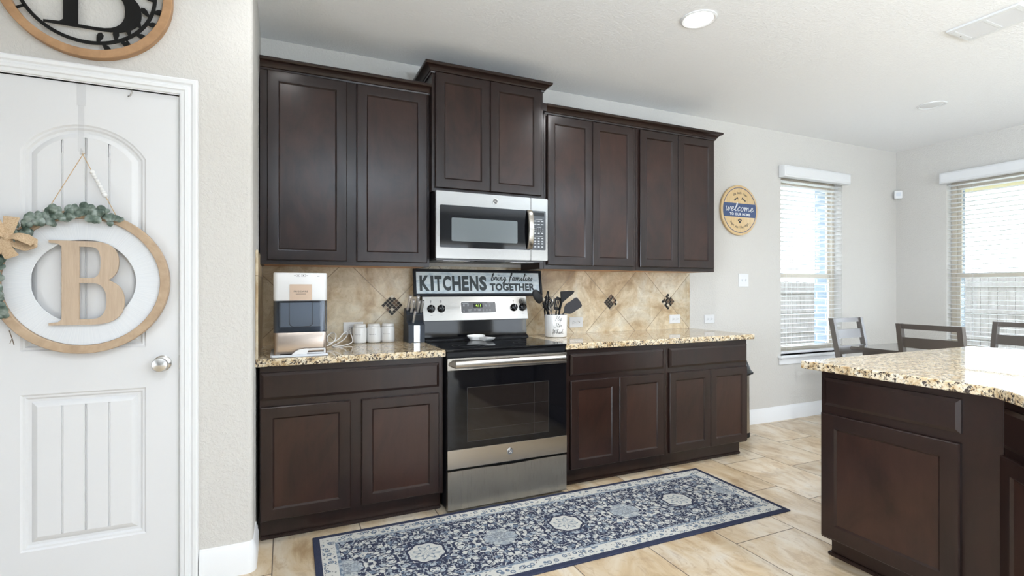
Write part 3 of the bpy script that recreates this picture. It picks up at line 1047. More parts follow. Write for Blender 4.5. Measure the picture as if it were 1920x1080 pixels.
def base(label, x0, x1, doors, drawers, group, toe_x1=None):
    t = thing('base_cabinet', label, 'cabinet', ((x0 + x1) / 2, -BD / 2, 0), group)
    b = MB(BACK); b.box(x0, x1, .105, .8755, .016, BD, .0015); build('cabinet_body', b, M['woodframe'], t)
    tx = toe_x1 or x1
    b = MB(BACK); b.box(x0, tx, 0.0005, .1045, .016, .556); b.box(x0, tx, 0.0005, .018, .556, .568, .004); build('toe_kick', b, M['woodframe'], t)
    for (a, c) in drawers: drawer_front(t, BACK, a, c, .7083, .8419, BD + .0005)
    for (a, c) in doors: cab_door(t, BACK, a, c, .117, .6735, BD + .0005, stile=.05)
    return t


base('dark brown base cabinet with one wide drawer and two doors, left of the stove', .017, .9435, [(.0205, .443), (.498, .9165)], [(.0205, .9165)], 'base cabinets along the wall')
base('dark brown base cabinet with drawer and two doors, right beside the stove', 1.7445, 2.5315, [(1.7675, 2.1345), (2.1375, 2.5069)], [(1.7675, 2.5065)], 'base cabinets along the wall')
base('dark brown base cabinet with drawer and two doors next to the bin', 2.5325, 3.308, [(2.5581, 2.9315), (2.9345, 3.2969)], [(2.5581, 3.2969)], 'base cabinets along the wall', 3.294)

b = MB(); slab(b, [(.0005, -.650), (.9465, -.650), (.9465, -.0015), (.0005, -.0015)], .8765, .914, .005)
t = build('countertop', b, M['granite'], angle=.3); tag(t, 'gold speckled granite countertop under the ice maker, left of the stove', 'countertop')
b = MB(); slab(b, [(1.7195, -.650), (3.3455, -.650), (3.3455, -.0015), (1.7195, -.0015)], .8765, .914, .005)
t = build('countertop', b, M['granite'], angle=.3); tag(t, 'gold speckled granite countertop right of the stove along the back wall', 'countertop')

# backsplash
b = MB(BACK); b.box(.0095, 3.276, .9145, 1.409, .0008, .0098)
b.box(3.2765, 3.3215, .9145, 1.409, .0008, .0105, .004)
sp = struct('trim_3', b, M['trim'])
sp.data.materials.clear(); M['splash'] = tile_splash('diagonal_stone_tile', True, WLOC[sp.name]); sp.data.materials.append(M['splash'])
b = MB(); b.box(.0005, .009, -.648, -.335, .9145, 1.44); b.box(.0005, .009, -.335, -.011, .9145, 1.386)
b.box(.0005, .012, -.656, -.6485, .9145, 1.444, .003)
sp = struct('trim_4', b, M['trim'])
sp.data.materials.clear(); M['splash2'] = tile_splash('straight_stone_tile', False, WLOC[sp.name]); sp.data.materials.append(M['splash2'])
mos = [mat('mosaic_dark_brown', (0.02, 0.013, 0.010), .4, spec=.2), mat('mosaic_black', (0.008, 0.007, 0.007), .4, spec=.2), mat('mosaic_tan', (0.40, 0.31, 0.2), .3), mat('mosaic_cream', (0.62, 0.55, 0.43), .3), mat('mosaic_brown', (0.13, 0.08, 0.05), .4, spec=.2), mat('mosaic_grout', (0.55, 0.47, 0.35), .8)]
for k, mx_ in enumerate((.774, 1.3505, 1.927, 2.5035, 3.08)):
    if k == 1: continue
    FF = frame((mx_, -.0098, 1.147), (.70711, 0, .70711), (-.70711, 0, .70711), (0, -1, 0))
    b = MB(FF)
    s_ = .049
    b.mi = 5; b.box(-s_ - .001, s_ + .001, -s_ - .001, s_ + .001, .0001, .0012)
    n = 5; p = 2 * s_ / n
    for i in range(n):
        for j in range(n):
            b.mi = random.choice((0, 1, 1, 4, 0, 2, 3))
            b.box(-s_ + i * p + .0012, -s_ + (i + 1) * p - .0012, -s_ + j * p + .0012, -s_ + (j + 1) * p - .0012, .0012, .0034)
    t = build('mosaic_inset', b, mos)
    tag(t, ['diamond mosaic inset in the backsplash left of the knife block', '', 'diamond mosaic inset in the backsplash mostly hidden behind the utensil crock', 'diamond mosaic inset in the backsplash right of the utensil crock, second from the right end', 'diamond mosaic inset in the backsplash nearest the right end above an outlet'][k], 'mosaic tile', 'mosaic diamonds in the backsplash')

# ------------------------------------------------------------------ stove
RX0, RX1 = .9525, 1.7135
t = thing('electric_range', 'stainless and black freestanding electric range with glass cooktop and oven', 'stove', (1.333, -.33, 0))
b = MB(BACK); b.box(RX0 + .003, RX1 - .003, .018, .872, .02, .638); build('stove_body', b, M['black'], t)
for fx in (RX0 + .05, RX1 - .05):
    for d in (.08, .58):
        b = MB(); b.lathe([(.018, .0005), (.018, .017)], (fx, -d, 0), 'z', 16); build('foot', b, M['black'], t)
dr = None
b = MB(BACK)
tp = [(RX0 + .002, .2365)]
cpts = [(1.15, .2365), (1.19, .2355), (1.24, .233), (1.333, .2315), (1.43, .233), (1.475, .2355), (1.515, .2365)]
b.prism([(RX0 + .002, .0205), (RX1 - .002, .0205), (RX1 - .002, .2365)] + list(reversed(cpts)) + tp, .640, .668)
dr = build('storage_drawer', b, M['steelv'], t, label='stainless storage drawer front')
b = MB(BACK); b.box(RX0 + .001, RX1 - .001, .250, .8655, .6395, .6655, .003)
od = build('oven_door', b, M['blackgloss'], t)
b = MB(BACK); b.box(RX0, RX1, .249, .3545, .6657, .669, .0015); build('lower_door_trim', b, M['steel'], od)
b = MB(BACK); b.box(RX0, RX1, .800, .866, .6657, .669, .0015); build('upper_door_trim', b, M['steel'], od)
m = mat('oven_window_glass', (0.012, 0.009, 0.008), .05, spec=.4)
b = MB(BACK); b.prism(rrect(1.068, 1.590, .391, .699, .012), .6656, .6661); build('oven_window', b, m, od)
b = MB(BACK)
for (a0, a1, z0, z1) in ((1.068, 1.590, .391, .394), (1.068, 1.590, .696, .699), (1.068, 1.071, .394, .696), (1.587, 1.590, .394, .696)):
    b.box(a0, a1, z0, z1, .6661, .6664)
for z_ in (.455, .575): b.box(1.075, 1.584, z_, z_ + .0022, .6661, .6663)
b.box(1.49, 1.4925, .394, .696, .6661, .6663)
build('window_border', b, mat('oven_window_border', (.022, .021, .020), .3, spec=.3), od)
b = MB(BACK)
hx0, hx1, hz = .958, 1.716, .8345
lp = []
for i in range(25):
    u = i / 24; x = hx0 + (hx1 - hx0) * u
    e = min(u, 1 - u) * (hx1 - hx0)
    dd = .6695 + .038 * min(1, math.sqrt(max(e, 0) / .02)) * 1.0
    k = min(1, .35 + math.sqrt(max(e, 0) / .014) * .65)
    lp.append([(x, hz + .021 * k * math.copysign(abs(math.sin(a)) ** .7, math.sin(a)), max(dd - .010 + .012 * math.copysign(abs(math.cos(a)) ** .8, math.cos(a)), .6693)) for a in [2 * PI * q / 20 for q in range(20)]])
b.loft(lp)
build('handle', b, M['steel'], od, label='stainless bar handle')


def badge(parent, F, u, v, n, r):
    b = MB(F)
    b.lathe([(r, n), (r, n + .0018), (r * .92, n + .0024)], (u, v, 0), 'z', 28); bd = build('badge', b, M['silver'], parent)
    b = MB(F); b.lathe([(r * .84, n + .0025), (r * .84, n + .0028)], (u, v, 0), 'z', 28); build('badge_field', b, mat('badge_grey', (.09, .09, .095), .35), parent)
    b = MB(F)
    for q in ([(.30, .45), (-.15, .6), (-.5, .1), (-.25, -.45), (.0, -.1), (-.2, .1)], [(.55, .35), (.2, .3), (.1, -.1), (.45, -.5), (.65, -.2)], [(-.45, -.5), (.1, -.05), (.5, .0)], [(-.6, .5), (-.35, .62)], [(.35, -.6), (.6, -.45)]):
        b.tube([(u + p.x * r * .8, v + p.y * r * .8, n + .0029) for p in spline([(a, c, 0) for a, c in q], 5)], r * .07, 5)
    build('monogram', b, M['silver'], parent)


badge(od, BACK, 1.3311, .3065, .669, .0195)
b = MB(BACK); b.box(RX0 + .001, RX1 - .001, .8722, .8995, .03, .652, .003)
fb = build('front_band', b, M['black'], t)
b = MB(BACK); b.box(1.10, 1.57, .883, .889, .6521, .6526); build('vent_slot', b, M['dark'], fb)
b = MB(); slab(b, [(.949, -.658), (1.717, -.658), (1.717, -.118), (.949, -.118)], .8998, .9165, .004); ck = build('cooktop', b, M['blackgloss'], t, angle=.3)
bm_grey = mat('burner_mark_grey', (.022, .022, .024), .3, spec=.3)
for (cx_, cy_, r) in ((1.14, -.50, .105), (1.52, -.50, .085), (1.14, -.26, .078), (1.52, -.26, .105)):
    b = MB()
    for q in (r, r * .62):
        b.lathe([(q, .9166), (q, .9168), (q - .0015, .9168), (q - .0015, .9166)], (cx_, cy_, 0), 'z', 48, closed=True)
    build('burner_ring', b, bm_grey, ck)
# backguard
b = MB(frame((0, 0, 0), (0, -1, 0), (0, 0, 1), (1, 0, 0)))
b.prism([(.013, .9), (.120, .9), (.120, .928), (.104, .934), (.100, 1.038), (.128, 1.040), (.087, 1.203), (.013, 1.203)], .955, 1.7115)
bgd = build('backguard', b, M['blackgloss'], t)
b = MB(frame((0, 0, 0), (0, -1, 0), (0, 0, 1), (1, 0, 0))); b.prism([(.1202, .9166), (.150, .9166), (.150, .922), (.1202, .932)], .962, 1.705); build('vent_rail', b, M['black'], t)
dv = Vector((0, .041, .163)).normalized()
BG = T((0, -.1282, 1.040), (1, 0, 0), dv)
b = MB(BG); b.prism(rrect(.9555, 1.711, .004, .166, .006), .0002, .003); bp_ = build('control_panel', b, M['steelmw'], bgd, label='brushed stainless control panel')
b = MB(BG); b.prism(rrect(1.214, 1.474, .049, .131, .012), .0031, .0038); build('display_border', b, M['silver'], bgd)
b = MB(BG); b.prism(rrect(1.2175, 1.4705, .052, .128, .010), .0039, .0048); build('display', b, mat('charcoal_display', (.035, .035, .038), .25), bgd)
b = MB(BG); b.prism(rrect(1.305, 1.372, .088, .116, .002), .0049, .0052); build('clock_window', b, M['blackgloss'], bgd)
b = MB(BG); fit_text(b, '4:11', T((1.3405, .102, 0)), .036, .017, .0056, .01); build('clock_digits', b, M['digit'], bgd)
for (u, v_, w) in [(1.232, .105, .012), (1.262, .105, .012), (1.395, .103, .011), (1.42, .103, .011), (1.395, .07, .011), (1.42, .07, .011), (1.232, .07, .008), (1.262, .072, .03), (1.31, .072, .012), (1.335, .072, .024), (1.37, .07, .010)]:
    b = MB(BG); b.box(u, u + w, v_, v_ + .0035, .0049, .0051); b.box(u + w * .15, u + w * .85, v_ - .007, v_ - .005, .0049, .0051)
    build('button_legend', b, M['grey'], bgd)
for (u0, u1) in ((1.226, 1.272), (1.405, 1.452)):
    b = MB(BG); b.box(u0, u1, .119, .1212, .0049, .0051); build('button_legend', b, M['grey'], bgd)
for u in (1.010, 1.0795, 1.6084, 1.675):
    b = MB(BG); b.box(u - .004, u + .004, .134, .139, .0031, .0033); b.box(u - .002, u + .002, .124, .128, .0031, .0033); build('knob_legend', b, M['ink'], bgd)
    b = MB(BG); b.box(u - .006, u + .006, .040, .0415, .0031, .0033); build('knob_legend', b, M['ink'], bgd)
for u in (1.010, 1.0795, 1.6084, 1.675):
    b = MB(BG); b.lathe([(.0265, .0031), (.0265, .0075), (.0235, .010), (.0215, .0235), (.017, .0265), (.003, .0268)], (u, .085, 0), 'z', 28)
    b.box(u - .0045, u + .0045, .064, .106, .012, .0335, .003)
    k = build('knob', b, M['blackgloss'], bgd)
    b = MB(BG); b.box(u - .0008, u + .0008, .085, .105, .0336, .0339); build('pointer', b, M['grey'], bgd)

# sign standing on the stove
SV = Vector((0, .030, .181)).normalized()
SG = T((0, -.086, 1.2045), (1, 0, 0), SV)
t = thing('kitchen_sign', 'long black-framed white kitchen sign with grey lettering standing on the stove top edge', 'sign', (1.372, -.08, 1.2045))
b = MB(SG); b.box(.918, 1.826, .014, .169, -.002, .004); build('sign_board', b, M['signboard'], t)
b = MB(SG); b.sweep([(.900, .0), (1.844, .0), (1.844, .183), (.900, .183)], [(0, -.006), (0, .013), (-.004, .015), (-.015, .015), (-.018, .011), (-.018, -.006)], closed=True); build('sign_frame', b, M['signframe'], t, angle=.4)
b = MB(SG)
kw = [('K', .068), ('I', .021), ('T', .05), ('C', .058), ('H', .064), ('E', .05), ('N', .064), ('S', .056)]
x = .9415
sc_k = .474 / (sum(w for _, w in kw) + .0075 * 7)
for ch, w in kw:
    fit_text(b, ch, T((x + w * sc_k / 2, .0885, 0)), w * sc_k, .104, .0052, .045)
    x += (w + .0075) * sc_k
fit_text(b, 'TOGETHER', T((1.6125, .063, 0)), .350, .054, .0052, .05, 1.05)
build('block_lettering', b, M['sage'], t, label='charcoal block lettering')
b = MB(SG)
L = script_len('bring families', 1.0, 1.02)
script(b, 'bring families', lambda x, y: (1.449 + x, .108 + y, .0052), .325 / L, .0030, .25, 1.02)
build('script_lettering', b, M['sage'], t, label='charcoal script lettering')

# ------------------------------------------------------------------ microwave
t = thing('microwave_oven', 'stainless over-the-range microwave with dark window above the stove', 'microwave', (1.333, -.21, 1.436))
b = MB(BACK); b.box(.954, 1.7085, 1.4395, 1.8455, .014, .394, .002); build('microwave_body', b, M['black'], t)
b = MB(BACK); b.box(.968, 1.70, 1.4300, 1.4393, .03, .385, .002); vt = build('bottom_grille', b, mat('grille_grey', (.12, .12, .125), .4, .6), t)
for u in (1.02, 1.47):
    b = MB(BACK); b.box(u, u + .17, 1.4282, 1.4299, .16, .36)
    build('grease_filter', b, M['silver'], vt)
b = MB(BACK); b.box(1.24, 1.42, 1.4275, 1.4299, .30, .385); build('hood_light', b, M['black'], vt)
b = MB(BACK); b.box(.953, 1.5838, 1.4395, 1.8445, .3945, .4295, .003); md = build('microwave_door', b, M['steelmw'], t, label='brushed stainless door')
b = MB(BACK); b.prism(rrect(.977, 1.5832, 1.505, 1.7615, .009), .4297, .4312); build('door_glass', b, M['blackgloss'], md)
b = MB(BACK); b.prism(rrect(1.050, 1.4885, 1.545, 1.687, .008), .4313, .4318); build('mesh_window', b, mat('microwave_mesh_window', (.10, .115, .12), .16, spec=.6), md)
b = MB(BACK)
lp = []
for i in range(17):
    u = i / 16; z_ = 1.510 + .2535 * u; d = .4315 + .030 * math.sin(PI * u) ** .6
    lp.append([(1.5545, z_, d), (1.558, z_, d + .006), (1.574, z_, d + .009), (1.590, z_, d + .006), (1.593, z_, d), (1.588, z_, d - .003 if 0 < i < 16 else d), (1.560, z_, d - .003 if 0 < i < 16 else d)])
b.loft(lp); build('handle', b, M['steel'], md, label='curved stainless handle')
b = MB(BACK); b.box(1.5848, 1.7098, 1.4395, 1.8445, .3945, .4295, .003); mp_ = build('control_side', b, M['steelmw'], t)
b = MB(BACK); b.prism(rrect(1.5885, 1.692, 1.507, 1.7625, .006), .4297, .4312); build('keypad', b, mat('keypad_black', (.018, .02, .024), .22), mp_)
b = MB(BACK); b.box(1.602, 1.682, 1.728, 1.752, .4313, .4316); build('clock_display', b, M['blackgloss'], mp_)
b = MB(BACK)
for r, z_ in enumerate((1.692, 1.672)):
    for c in range(3): b.box(1.608 + c * .025, 1.625 + c * .025, z_, z_ + .006 - r * .001, .4313, .4315)
b.box(1.615, 1.668, 1.705, 1.7085, .4313, .4315); b.box(1.624, 1.660, 1.655, 1.6585, .4313, .4315); b.box(1.613, 1.670, 1.596, 1.5995, .4313, .4315)
for r, z_ in enumerate((1.643, 1.630)):
    for c in range(5): b.box(1.610 + c * .0148, 1.6145 + c * .0148, z_, z_ + .0055, .4313, .4315)
for r, z_ in enumerate((1.612, 1.580, 1.560, 1.545, 1.525)):
    for c in range(3): b.box(1.609 + c * .026, 1.622 + c * .026, z_, z_ + .008, .4313, .4315)
build('printed_legend', b, M['grey'], mp_)
badge(md, BACK, 1.3346, 1.804, .4295, .0185)

# ------------------------------------------------------------------ ice maker
t = thing('ice_maker', 'white and stainless countertop nugget ice maker with smoky bin in the left corner', 'ice maker', (.203, -.45, .9145))
IX0, IX1, IY0, IY1 = .077, .330, -.598, -.26
b = MB(); slab(b, rrect(IX0, IX1, IY0, IY1, .022), 1.1945, 1.3365, .005); build('housing', b, M['white'], t)
b = MB(); slab(b, rrect(IX0 + .004, IX1 - .004, IY0 + .09, IY1, .02), .935, 1.194, .002); build('rear_body', b, mat('pale_grey_cabinet', (.55, .57, .6), .4), t)
b = MB(); slab(b, rrect(IX0 + .002, IX1 - .002, IY0 + .002, IY1 - .02, .022), .922, 1.035, .002)
build('lower_panel', b, steel('warm_brushed_steel', (.50, .42, .36), (3, 3, 200), .3), t, label='warm brushed steel lower panel')
b = MB()
o_ = rrect(IX0, IX1, IY0, IY0 + .089, .022)
b.loft([[(p[0], p[1], 1.0355) for p in o_], [(p[0], p[1], 1.194) for p in o_]])
build('ice_bin', b, M['smoke'], t, label='smoky blue see-through ice bin')
b = MB(); slab(b, rrect(IX0 + .026, IX1 - .03, IY0 + .012, IY0 + .082, .012), 1.062, 1.186, .003)
build('bin_liner', b, mat('grey_bin_liner', (.30, .33, .37), .35), t)
FI = frame((0, IY0, 0), (1, 0, 0), (0, 0, 1), (0, -1, 0))
b = MB(FI); b.tube([(.150, 1.194, .002), (.150, 1.085, .002), (.154, 1.072, .002), (.166, 1.064, .002), (.245, 1.064, .002), (.256, 1.072, .002), (.260, 1.085, .002), (.260, 1.194, .002)], .0016, 6)
build('flap_outline', b, M['ink'], t)
b = MB(FI); b.box(.1515, .2555, 1.1965, 1.278, .0005, .004, .0012); npl = build('name_plate', b, M['copperplate'], t, label='champagne metal name plate')
b = MB(FI); fit_text(b, 'FRIGIDAIRE', T((.2035, 1.2425, 0)), .066, .0085, .0045, .01, 1.15); b.box(.180, .227, 1.2285, 1.2305, .0041, .0045); build('plate_lettering', b, M['ink'], npl)
b = MB(FI)
for u in (.182, .207):
    for (a0, a1, z0, z1) in ((u, u + .018, 1.3165, 1.3172), (u, u + .018, 1.3282, 1.3289), (u, u + .0007, 1.3165, 1.3289), (u + .0173, u + .018, 1.3165, 1.3289)): b.box(a0, a1, z0, z1, .0003, .0006)
    b.box(u + .006, u + .012, 1.3205, 1.3245, .0003, .0006)
b.box(.172, .180, 1.322, 1.3235, .0003, .0006); b.box(.229, .238, 1.322, 1.3235, .0003, .0006)
build('printed_legend', b, M['ink'], t)
b = MB(FI); b.box(.281, .292, 1.318, 1.319, .0003, .0006); build('printed_legend', b, M['ink'], t)
b = MB(FI); b.lathe([(.004, .0003), (.004, .0008)], (.277, 1.3245, 0), 'z', 12); build('status_light', b, M['led'], t)
b = MB(FI); b.box(IX0 + .03, IX1 - .03, .9215, .928, .0002, .0015); build('base_slot', b, M['black'], t)
b = MB(); slab(b, rrect(.062, .334, -.628, IY1 - .02, .02), .9145, .9215, .003)
b.sweep([(.066, -.600), (.066, -.622), (.072, -.627), (.322, -.627), (.329, -.622), (.329, -.600)], [(0, .919), (0, .9265), (-.004, .927), (-.004, .919)])
build('drip_tray', b, M['greyplastic'], t, label='pale grey plastic drip tray')
b = MB(frame((0, -.6, 0), (1, 0, 0), (0, 0, 1), (0, -1, 0)))
sp_ = [(.158, .9225), (.166, .931), (.178, .942), (.196, .950), (.225, .9535), (.238, .953), (.240, .948), (.232, .930), (.230, .9225)]
b.prism(sp_, .002, .022)
b.box(.236, .318, .9445, .9525, .006, .018, .002); b.box(.312, .320, .9225, .953, .004, .020, .002); b.box(.232, .316, .9275, .9335, .008, .012, .001)
t2 = build('ice_scoop', b, M['white']); tag(t2, 'white plastic ice scoop lying on the tray of the ice maker', 'scoop')

# mains cable of the ice maker
pts = [(.331, -.30, .930), (.36, -.29, .932), (.395, -.26, .955), (.405, -.20, .985), (.385, -.16, .99), (.36, -.17, .965), (.37, -.21, .935), (.42, -.20, .955), (.455, -.15, .985), (.478, -.11, .99), (.483, -.09, .97), (.465, -.10, .945), (.42, -.16, .925), (.385, -.23, .9185), (.42, -.24, .918), (.46, -.20, .918), (.50, -.15, .925), (.512, -.115, .94), (.505, -.06, .985), (.512, -.020, 1.0)]
b = MB(); b.tube(spline(pts, 6), .0032, 8)
t = build('power_cable', b, M['cable']); tag(t, 'white power cable looping on the granite beside the ice maker', 'cable')

# ------------------------------------------------------------------ jars
def jar(x, word, label):
    y0 = -.0745
    t = thing('storage_jar', label, 'jar', (x, y0, .9145), 'white lettered jars')
    b = MB(); b.lathe([(.028, .9145), (.038, .9155), (.0425, .922), (.0434, .930), (.0434, 1.004), (.041, 1.012), (.037, 1.016)], (x, y0, 0), 'z', 36); build('jar_body', b, M['ceramic'], t)
    b = MB(); b.lathe([(.036, 1.0162), (.0405, 1.017), (.0410, 1.021), (.0385, 1.0225), (.0375, 1.031), (.033, 1.034)], (x, y0, 0), 'z', 36); build('lid', b, M['ceramic'], t)
    b = MB()
    w = .0072
    for i, ch in enumerate(word):
        a = (i - (len(word) - 1) / 2) * w / .0417 - .38
        FFF = T((x + .0436 * math.sin(a), y0 - .0436 * math.cos(a), .970), (math.cos(a), math.sin(a), 0), (0, 0, 1))
        b.text(ch, FFF @ Matrix.Translation((0, 0, .0003)), .011, .0001)
    build('word', b, M['ink'], t)


jar(.560, 'forks', 'white ceramic jar lettered forks, leftmost of the three')
jar(.6475, 'spoons', 'white ceramic jar lettered spoons, between the other two jars')
jar(.735, 'knives', 'white ceramic jar lettered knives, nearest the knife block')

# ------------------------------------------------------------------ knife block and knives
t = thing('knife_block', 'slate grey knife block beside the stove, full of steel knives', 'knife block', (.892, -.12, .9145))
KF = frame((0, 0, 0), (0, 1, 0), (0, 0, 1), (1, 0, 0))
b = MB(KF)
b.prism([(-.200, .9145), (-.045, .9145), (-.062, 1.128), (-.090, 1.128), (-.150, 1.091), (-.150, 1.052), (-.168, 1.040), (-.200, 1.026)], .840, .945)
b.mi = 0
build('block', b, M['blockgrey'], t)
b = MB(); b.box(.8395, .9455, -.1515, -.1475, 1.048, 1.090); build('shelf_band', b, M['black'], t)
b = MB(); b.box(.875, .912, -.2015, -.2002, .917, 1.022, .0004); pl = build('label_plate', b, mat('mirror_label_plate', (.75, .78, .82), .16, 1.0), t, label='shiny metal plate')
b = MB(); b.box(.8815, .8845, -.2019, -.2016, .970, .973); b.box(.888, .903, -.2019, -.2016, .970, .9725); build('plate_mark', b, M['ink'], pl)


def knife(x, y, z, L, r, label):
    t = thing('kitchen_knife', label, 'knife', (x, y, z), 'steel knives in the block')
    d = Vector((0.02, -.55, .83)).normalized(); n_ = Vector((1, 0, 0)); p_ = d.cross(n_)
    loops = []
    for u, w in ((0, .75), (.08, 1.0), (.2, .82), (.5, .95), (.8, 1.02), (.93, 1.12), (1.0, .85)):
        c = Vector((x, y, z)) + d * (L * u) - p_ * (.004 * math.sin(u * PI))
        loops.append([c + n_ * (r * .80 * math.cos(a)) + p_ * (r * 1.15 * w * math.sin(a)) for a in [2 * PI * k / 14 for k in range(14)]])
    b = MB(); b.loft(loops); build('handle', b, M['knife'], t)
    b = MB(); c = Vector((x, y, z)) - d * .012; b.obox(c, Vector((x, y, z)), .004, .016, up=p_); build('blade', b, M['silver'], t)


knife(.856, -.108, 1.118, .112, .0125, 'steel handled knife at the back left of the block, the largest')
knife(.872, -.140, 1.103, .098, .0115, 'steel handled knife at the front left of the block, below the largest')
knife(.908, -.108, 1.118, .110, .0125, 'steel handled knife at the back right of the block')
knife(.910, -.140, 1.103, .092, .0115, 'steel handled knife in the front row of the block, in its middle')
knife(.934, -.140, 1.103, .092, .0105, 'steel handled knife at the front right end of the block')
knife(.874, -.180, 1.040, .090, .0085, 'small steel paring knife in the lowest slot of the block')

# ------------------------------------------------------------------ spoon rest
b = MB()
out = [(1.226, -.205), (1.245, -.180), (1.30, -.170), (1.345, -.185), (1.352, -.215), (1.338, -.245), (1.348, -.285), (1.372, -.330), (1.368, -.345), (1.335, -.350), (1.312, -.335), (1.302, -.290), (1.285, -.262), (1.240, -.240)]
ol = [(p.x, p.y) for p in spline([(a, c, 0) for a, c in out], 4, True)]
lo = list(reversed(ol))
cx_, cy_ = 1.305, -.25
def sc2(pts, k, dz=0): return [((p[0] - cx_) * k + cx_, (p[1] - cy_) * k + cy_) for p in pts]
lv = [(.55, .9175), (.75, .9178), (.95, .932), (1.0, .938), (.985, .9405), (.93, .934), (.75, .925), (.5, .924)]
b.loft([[(p[0], p[1], z_ + max(0, (p[1] + .26)) * .10 * (1 if k > .8 else 0)) for p in sc2(lo, k)] for k, z_ in lv])
t = build('spoon_rest', b, M['ceramic'], angle=.9); tag(t, 'white ceramic spoon rest lying on the black glass cooktop', 'spoon rest')

# ------------------------------------------------------------------ utensil crock and utensils
CX, CY = 1.894, -.205
t = thing('utensil_crock', 'white ceramic utensil crock with black script lettering, right of the stove', 'crock', (CX, CY, .9145))
b = MB()
b.lathe([(.070, .9145), (.076, .9165), (.0795, .922), (.0815, 1.068), (.0805, 1.0725), (.077, 1.0725), (.0755, 1.066), (.073, .93), (.002, .926)], (CX, CY, 0), 'z', 48)
build('crock_body', b, M['ceramic'], t)
b = MB()
def wrap(off, zc):
    def f(x, y):
        a = -.25 + (x + off) / .082
        return (CX + .0822 * math.sin(a), CY - .0822 * math.cos(a), zc + y)
    return f
script(b, 'Flip', wrap(-.028, 1.034), .0150, .0009, .3)
script(b, 'Stir', wrap(-.030, .987), .0150, .0009, .3)
script(b, 'Whisk', wrap(-.046, .942), .0150, .0009, .3)
build('script_lettering', b, M['ink'], t)


def axis_pts(base, tip, us): return [Vector(base).lerp(Vector(tip), u) for u in us]


# ladle-like spoon leaning left
t = thing('cooking_spoon', 'black nylon cooking spoon leaning left out of the crock', 'spoon', (1.86, -.20, 1.0), 'utensils in the crock')
b = MB(); b.tube([(1.875, -.20, .95), (1.835, -.205, 1.085), (1.79, -.21, 1.155)], [.006, .0065, .0085], 10); build('handle', b, M['silicone'], t)
dn = Vector((-.58, -.02, .81)).normalized(); c0 = Vector((1.7415, -.213, 1.2005)); pr = Vector((.81, .05, .58)).normalized(); nn = dn.cross(pr)
b = MB(); lp = []
for k in range(1, 12):
    a = PI * k / 12; w = .034 * math.sin(a) ** .8; c = c0 - dn * (.053 * math.cos(a))
    lp.append([c + pr * (w * math.cos(q)) + nn * (w * .28 * math.sin(q) - .008 * math.sin(a)) for q in [2 * PI * i / 16 for i in range(16)]])
b.loft(lp); build('spoon_bowl', b, M['silicone'], t)
# tongs
t = thing('tongs', 'black handled tongs standing upright in the crock', 'tongs', (1.83, -.185, 1.0), 'utensils in the crock')
for sx in (-1, 1):
    b = MB(); b.tube([(1.832 + sx * .004, -.185, .95), (1.826 + sx * .011, -.185, 1.10), (1.834 + sx * .010, -.185, 1.17), (1.842 + sx * .004, -.185, 1.238)], [.006, .009, .009, .006], 10, flat=.6); build('arm', b, M['silicone'], t)
# whisk
t = thing('whisk', 'steel wire whisk between the tongs and the slotted turner', 'whisk', (1.868, -.175, 1.0), 'utensils in the crock')
b = MB(); b.tube([(1.878, -.175, .95), (1.873, -.175, 1.075)], .006, 10); build('handle', b, M['silver'], t)
b = MB()
for k in range(6):
    a = PI * k / 6
    lp = []
    for i in range(21):
        u = i / 20; q = PI * 2 * (u - .5)
        w = .031 * math.sin(PI * u) * (1 if u <= .5 else 1)
        s_ = math.sin(2 * PI * u)
        lp.append((1.873 - .05 * 0 + .033 * s_ * math.cos(a) - .006 * (1 - abs(2 * u - 1)), -.175 + .033 * s_ * math.sin(a) * .8, 1.075 + .128 * (math.sin(PI * u) ** .8)))
    b.tube(lp, .0011, 5)
build('wires', b, M['silver'], t)
# slotted turner
t = thing('slotted_turner', 'black slotted turner upright in the middle of the crock', 'turner', (1.915, -.19, 1.0), 'utensils in the crock')
b = MB(); b.tube([(1.895, -.19, .95), (1.906, -.192, 1.10)], [.006, .006], 10); build('handle', b, M['silicone'], t)
FT = T((1.913, -.192, 1.148), (.98, 0, -.2), (.2, 0, .98))
b = MB(FT)
slots = [[(-.012 + k * .012, -.024), (-.006 + k * .012, -.024), (-.004 + k * .012, .026), (-.010 + k * .012, .026)] for k in range(3)]
b.shape([[(-.020, -.046), (.020, -.046), (.030, .030), (.020, .046), (-.012, .050), (-.026, .030)]] + slots, Matrix.Identity(4), .0015); build('blade', b, M['silicone'], t)
# scraper
t = thing('spatula', 'black silicone spatula with broad square head at the top of the crock', 'spatula', (1.97, -.20, 1.0), 'utensils in the crock')
b = MB(); b.tube([(1.90, -.205, .95), (1.925, -.205, 1.10), (1.945, -.205, 1.165)], [.006, .0065, .007], 10); build('handle', b, M['silicone'], t)
b = MB(); b.loft([[(p[0], -.205 + q, p[1]) for p in [(1.938, 1.150), (1.958, 1.165), (2.038, 1.222), (2.047, 1.238), (2.020, 1.240), (1.938, 1.2375), (1.932, 1.232)]] for q in (-.004, .004)]); build('blade', b, M['silicone'], t)
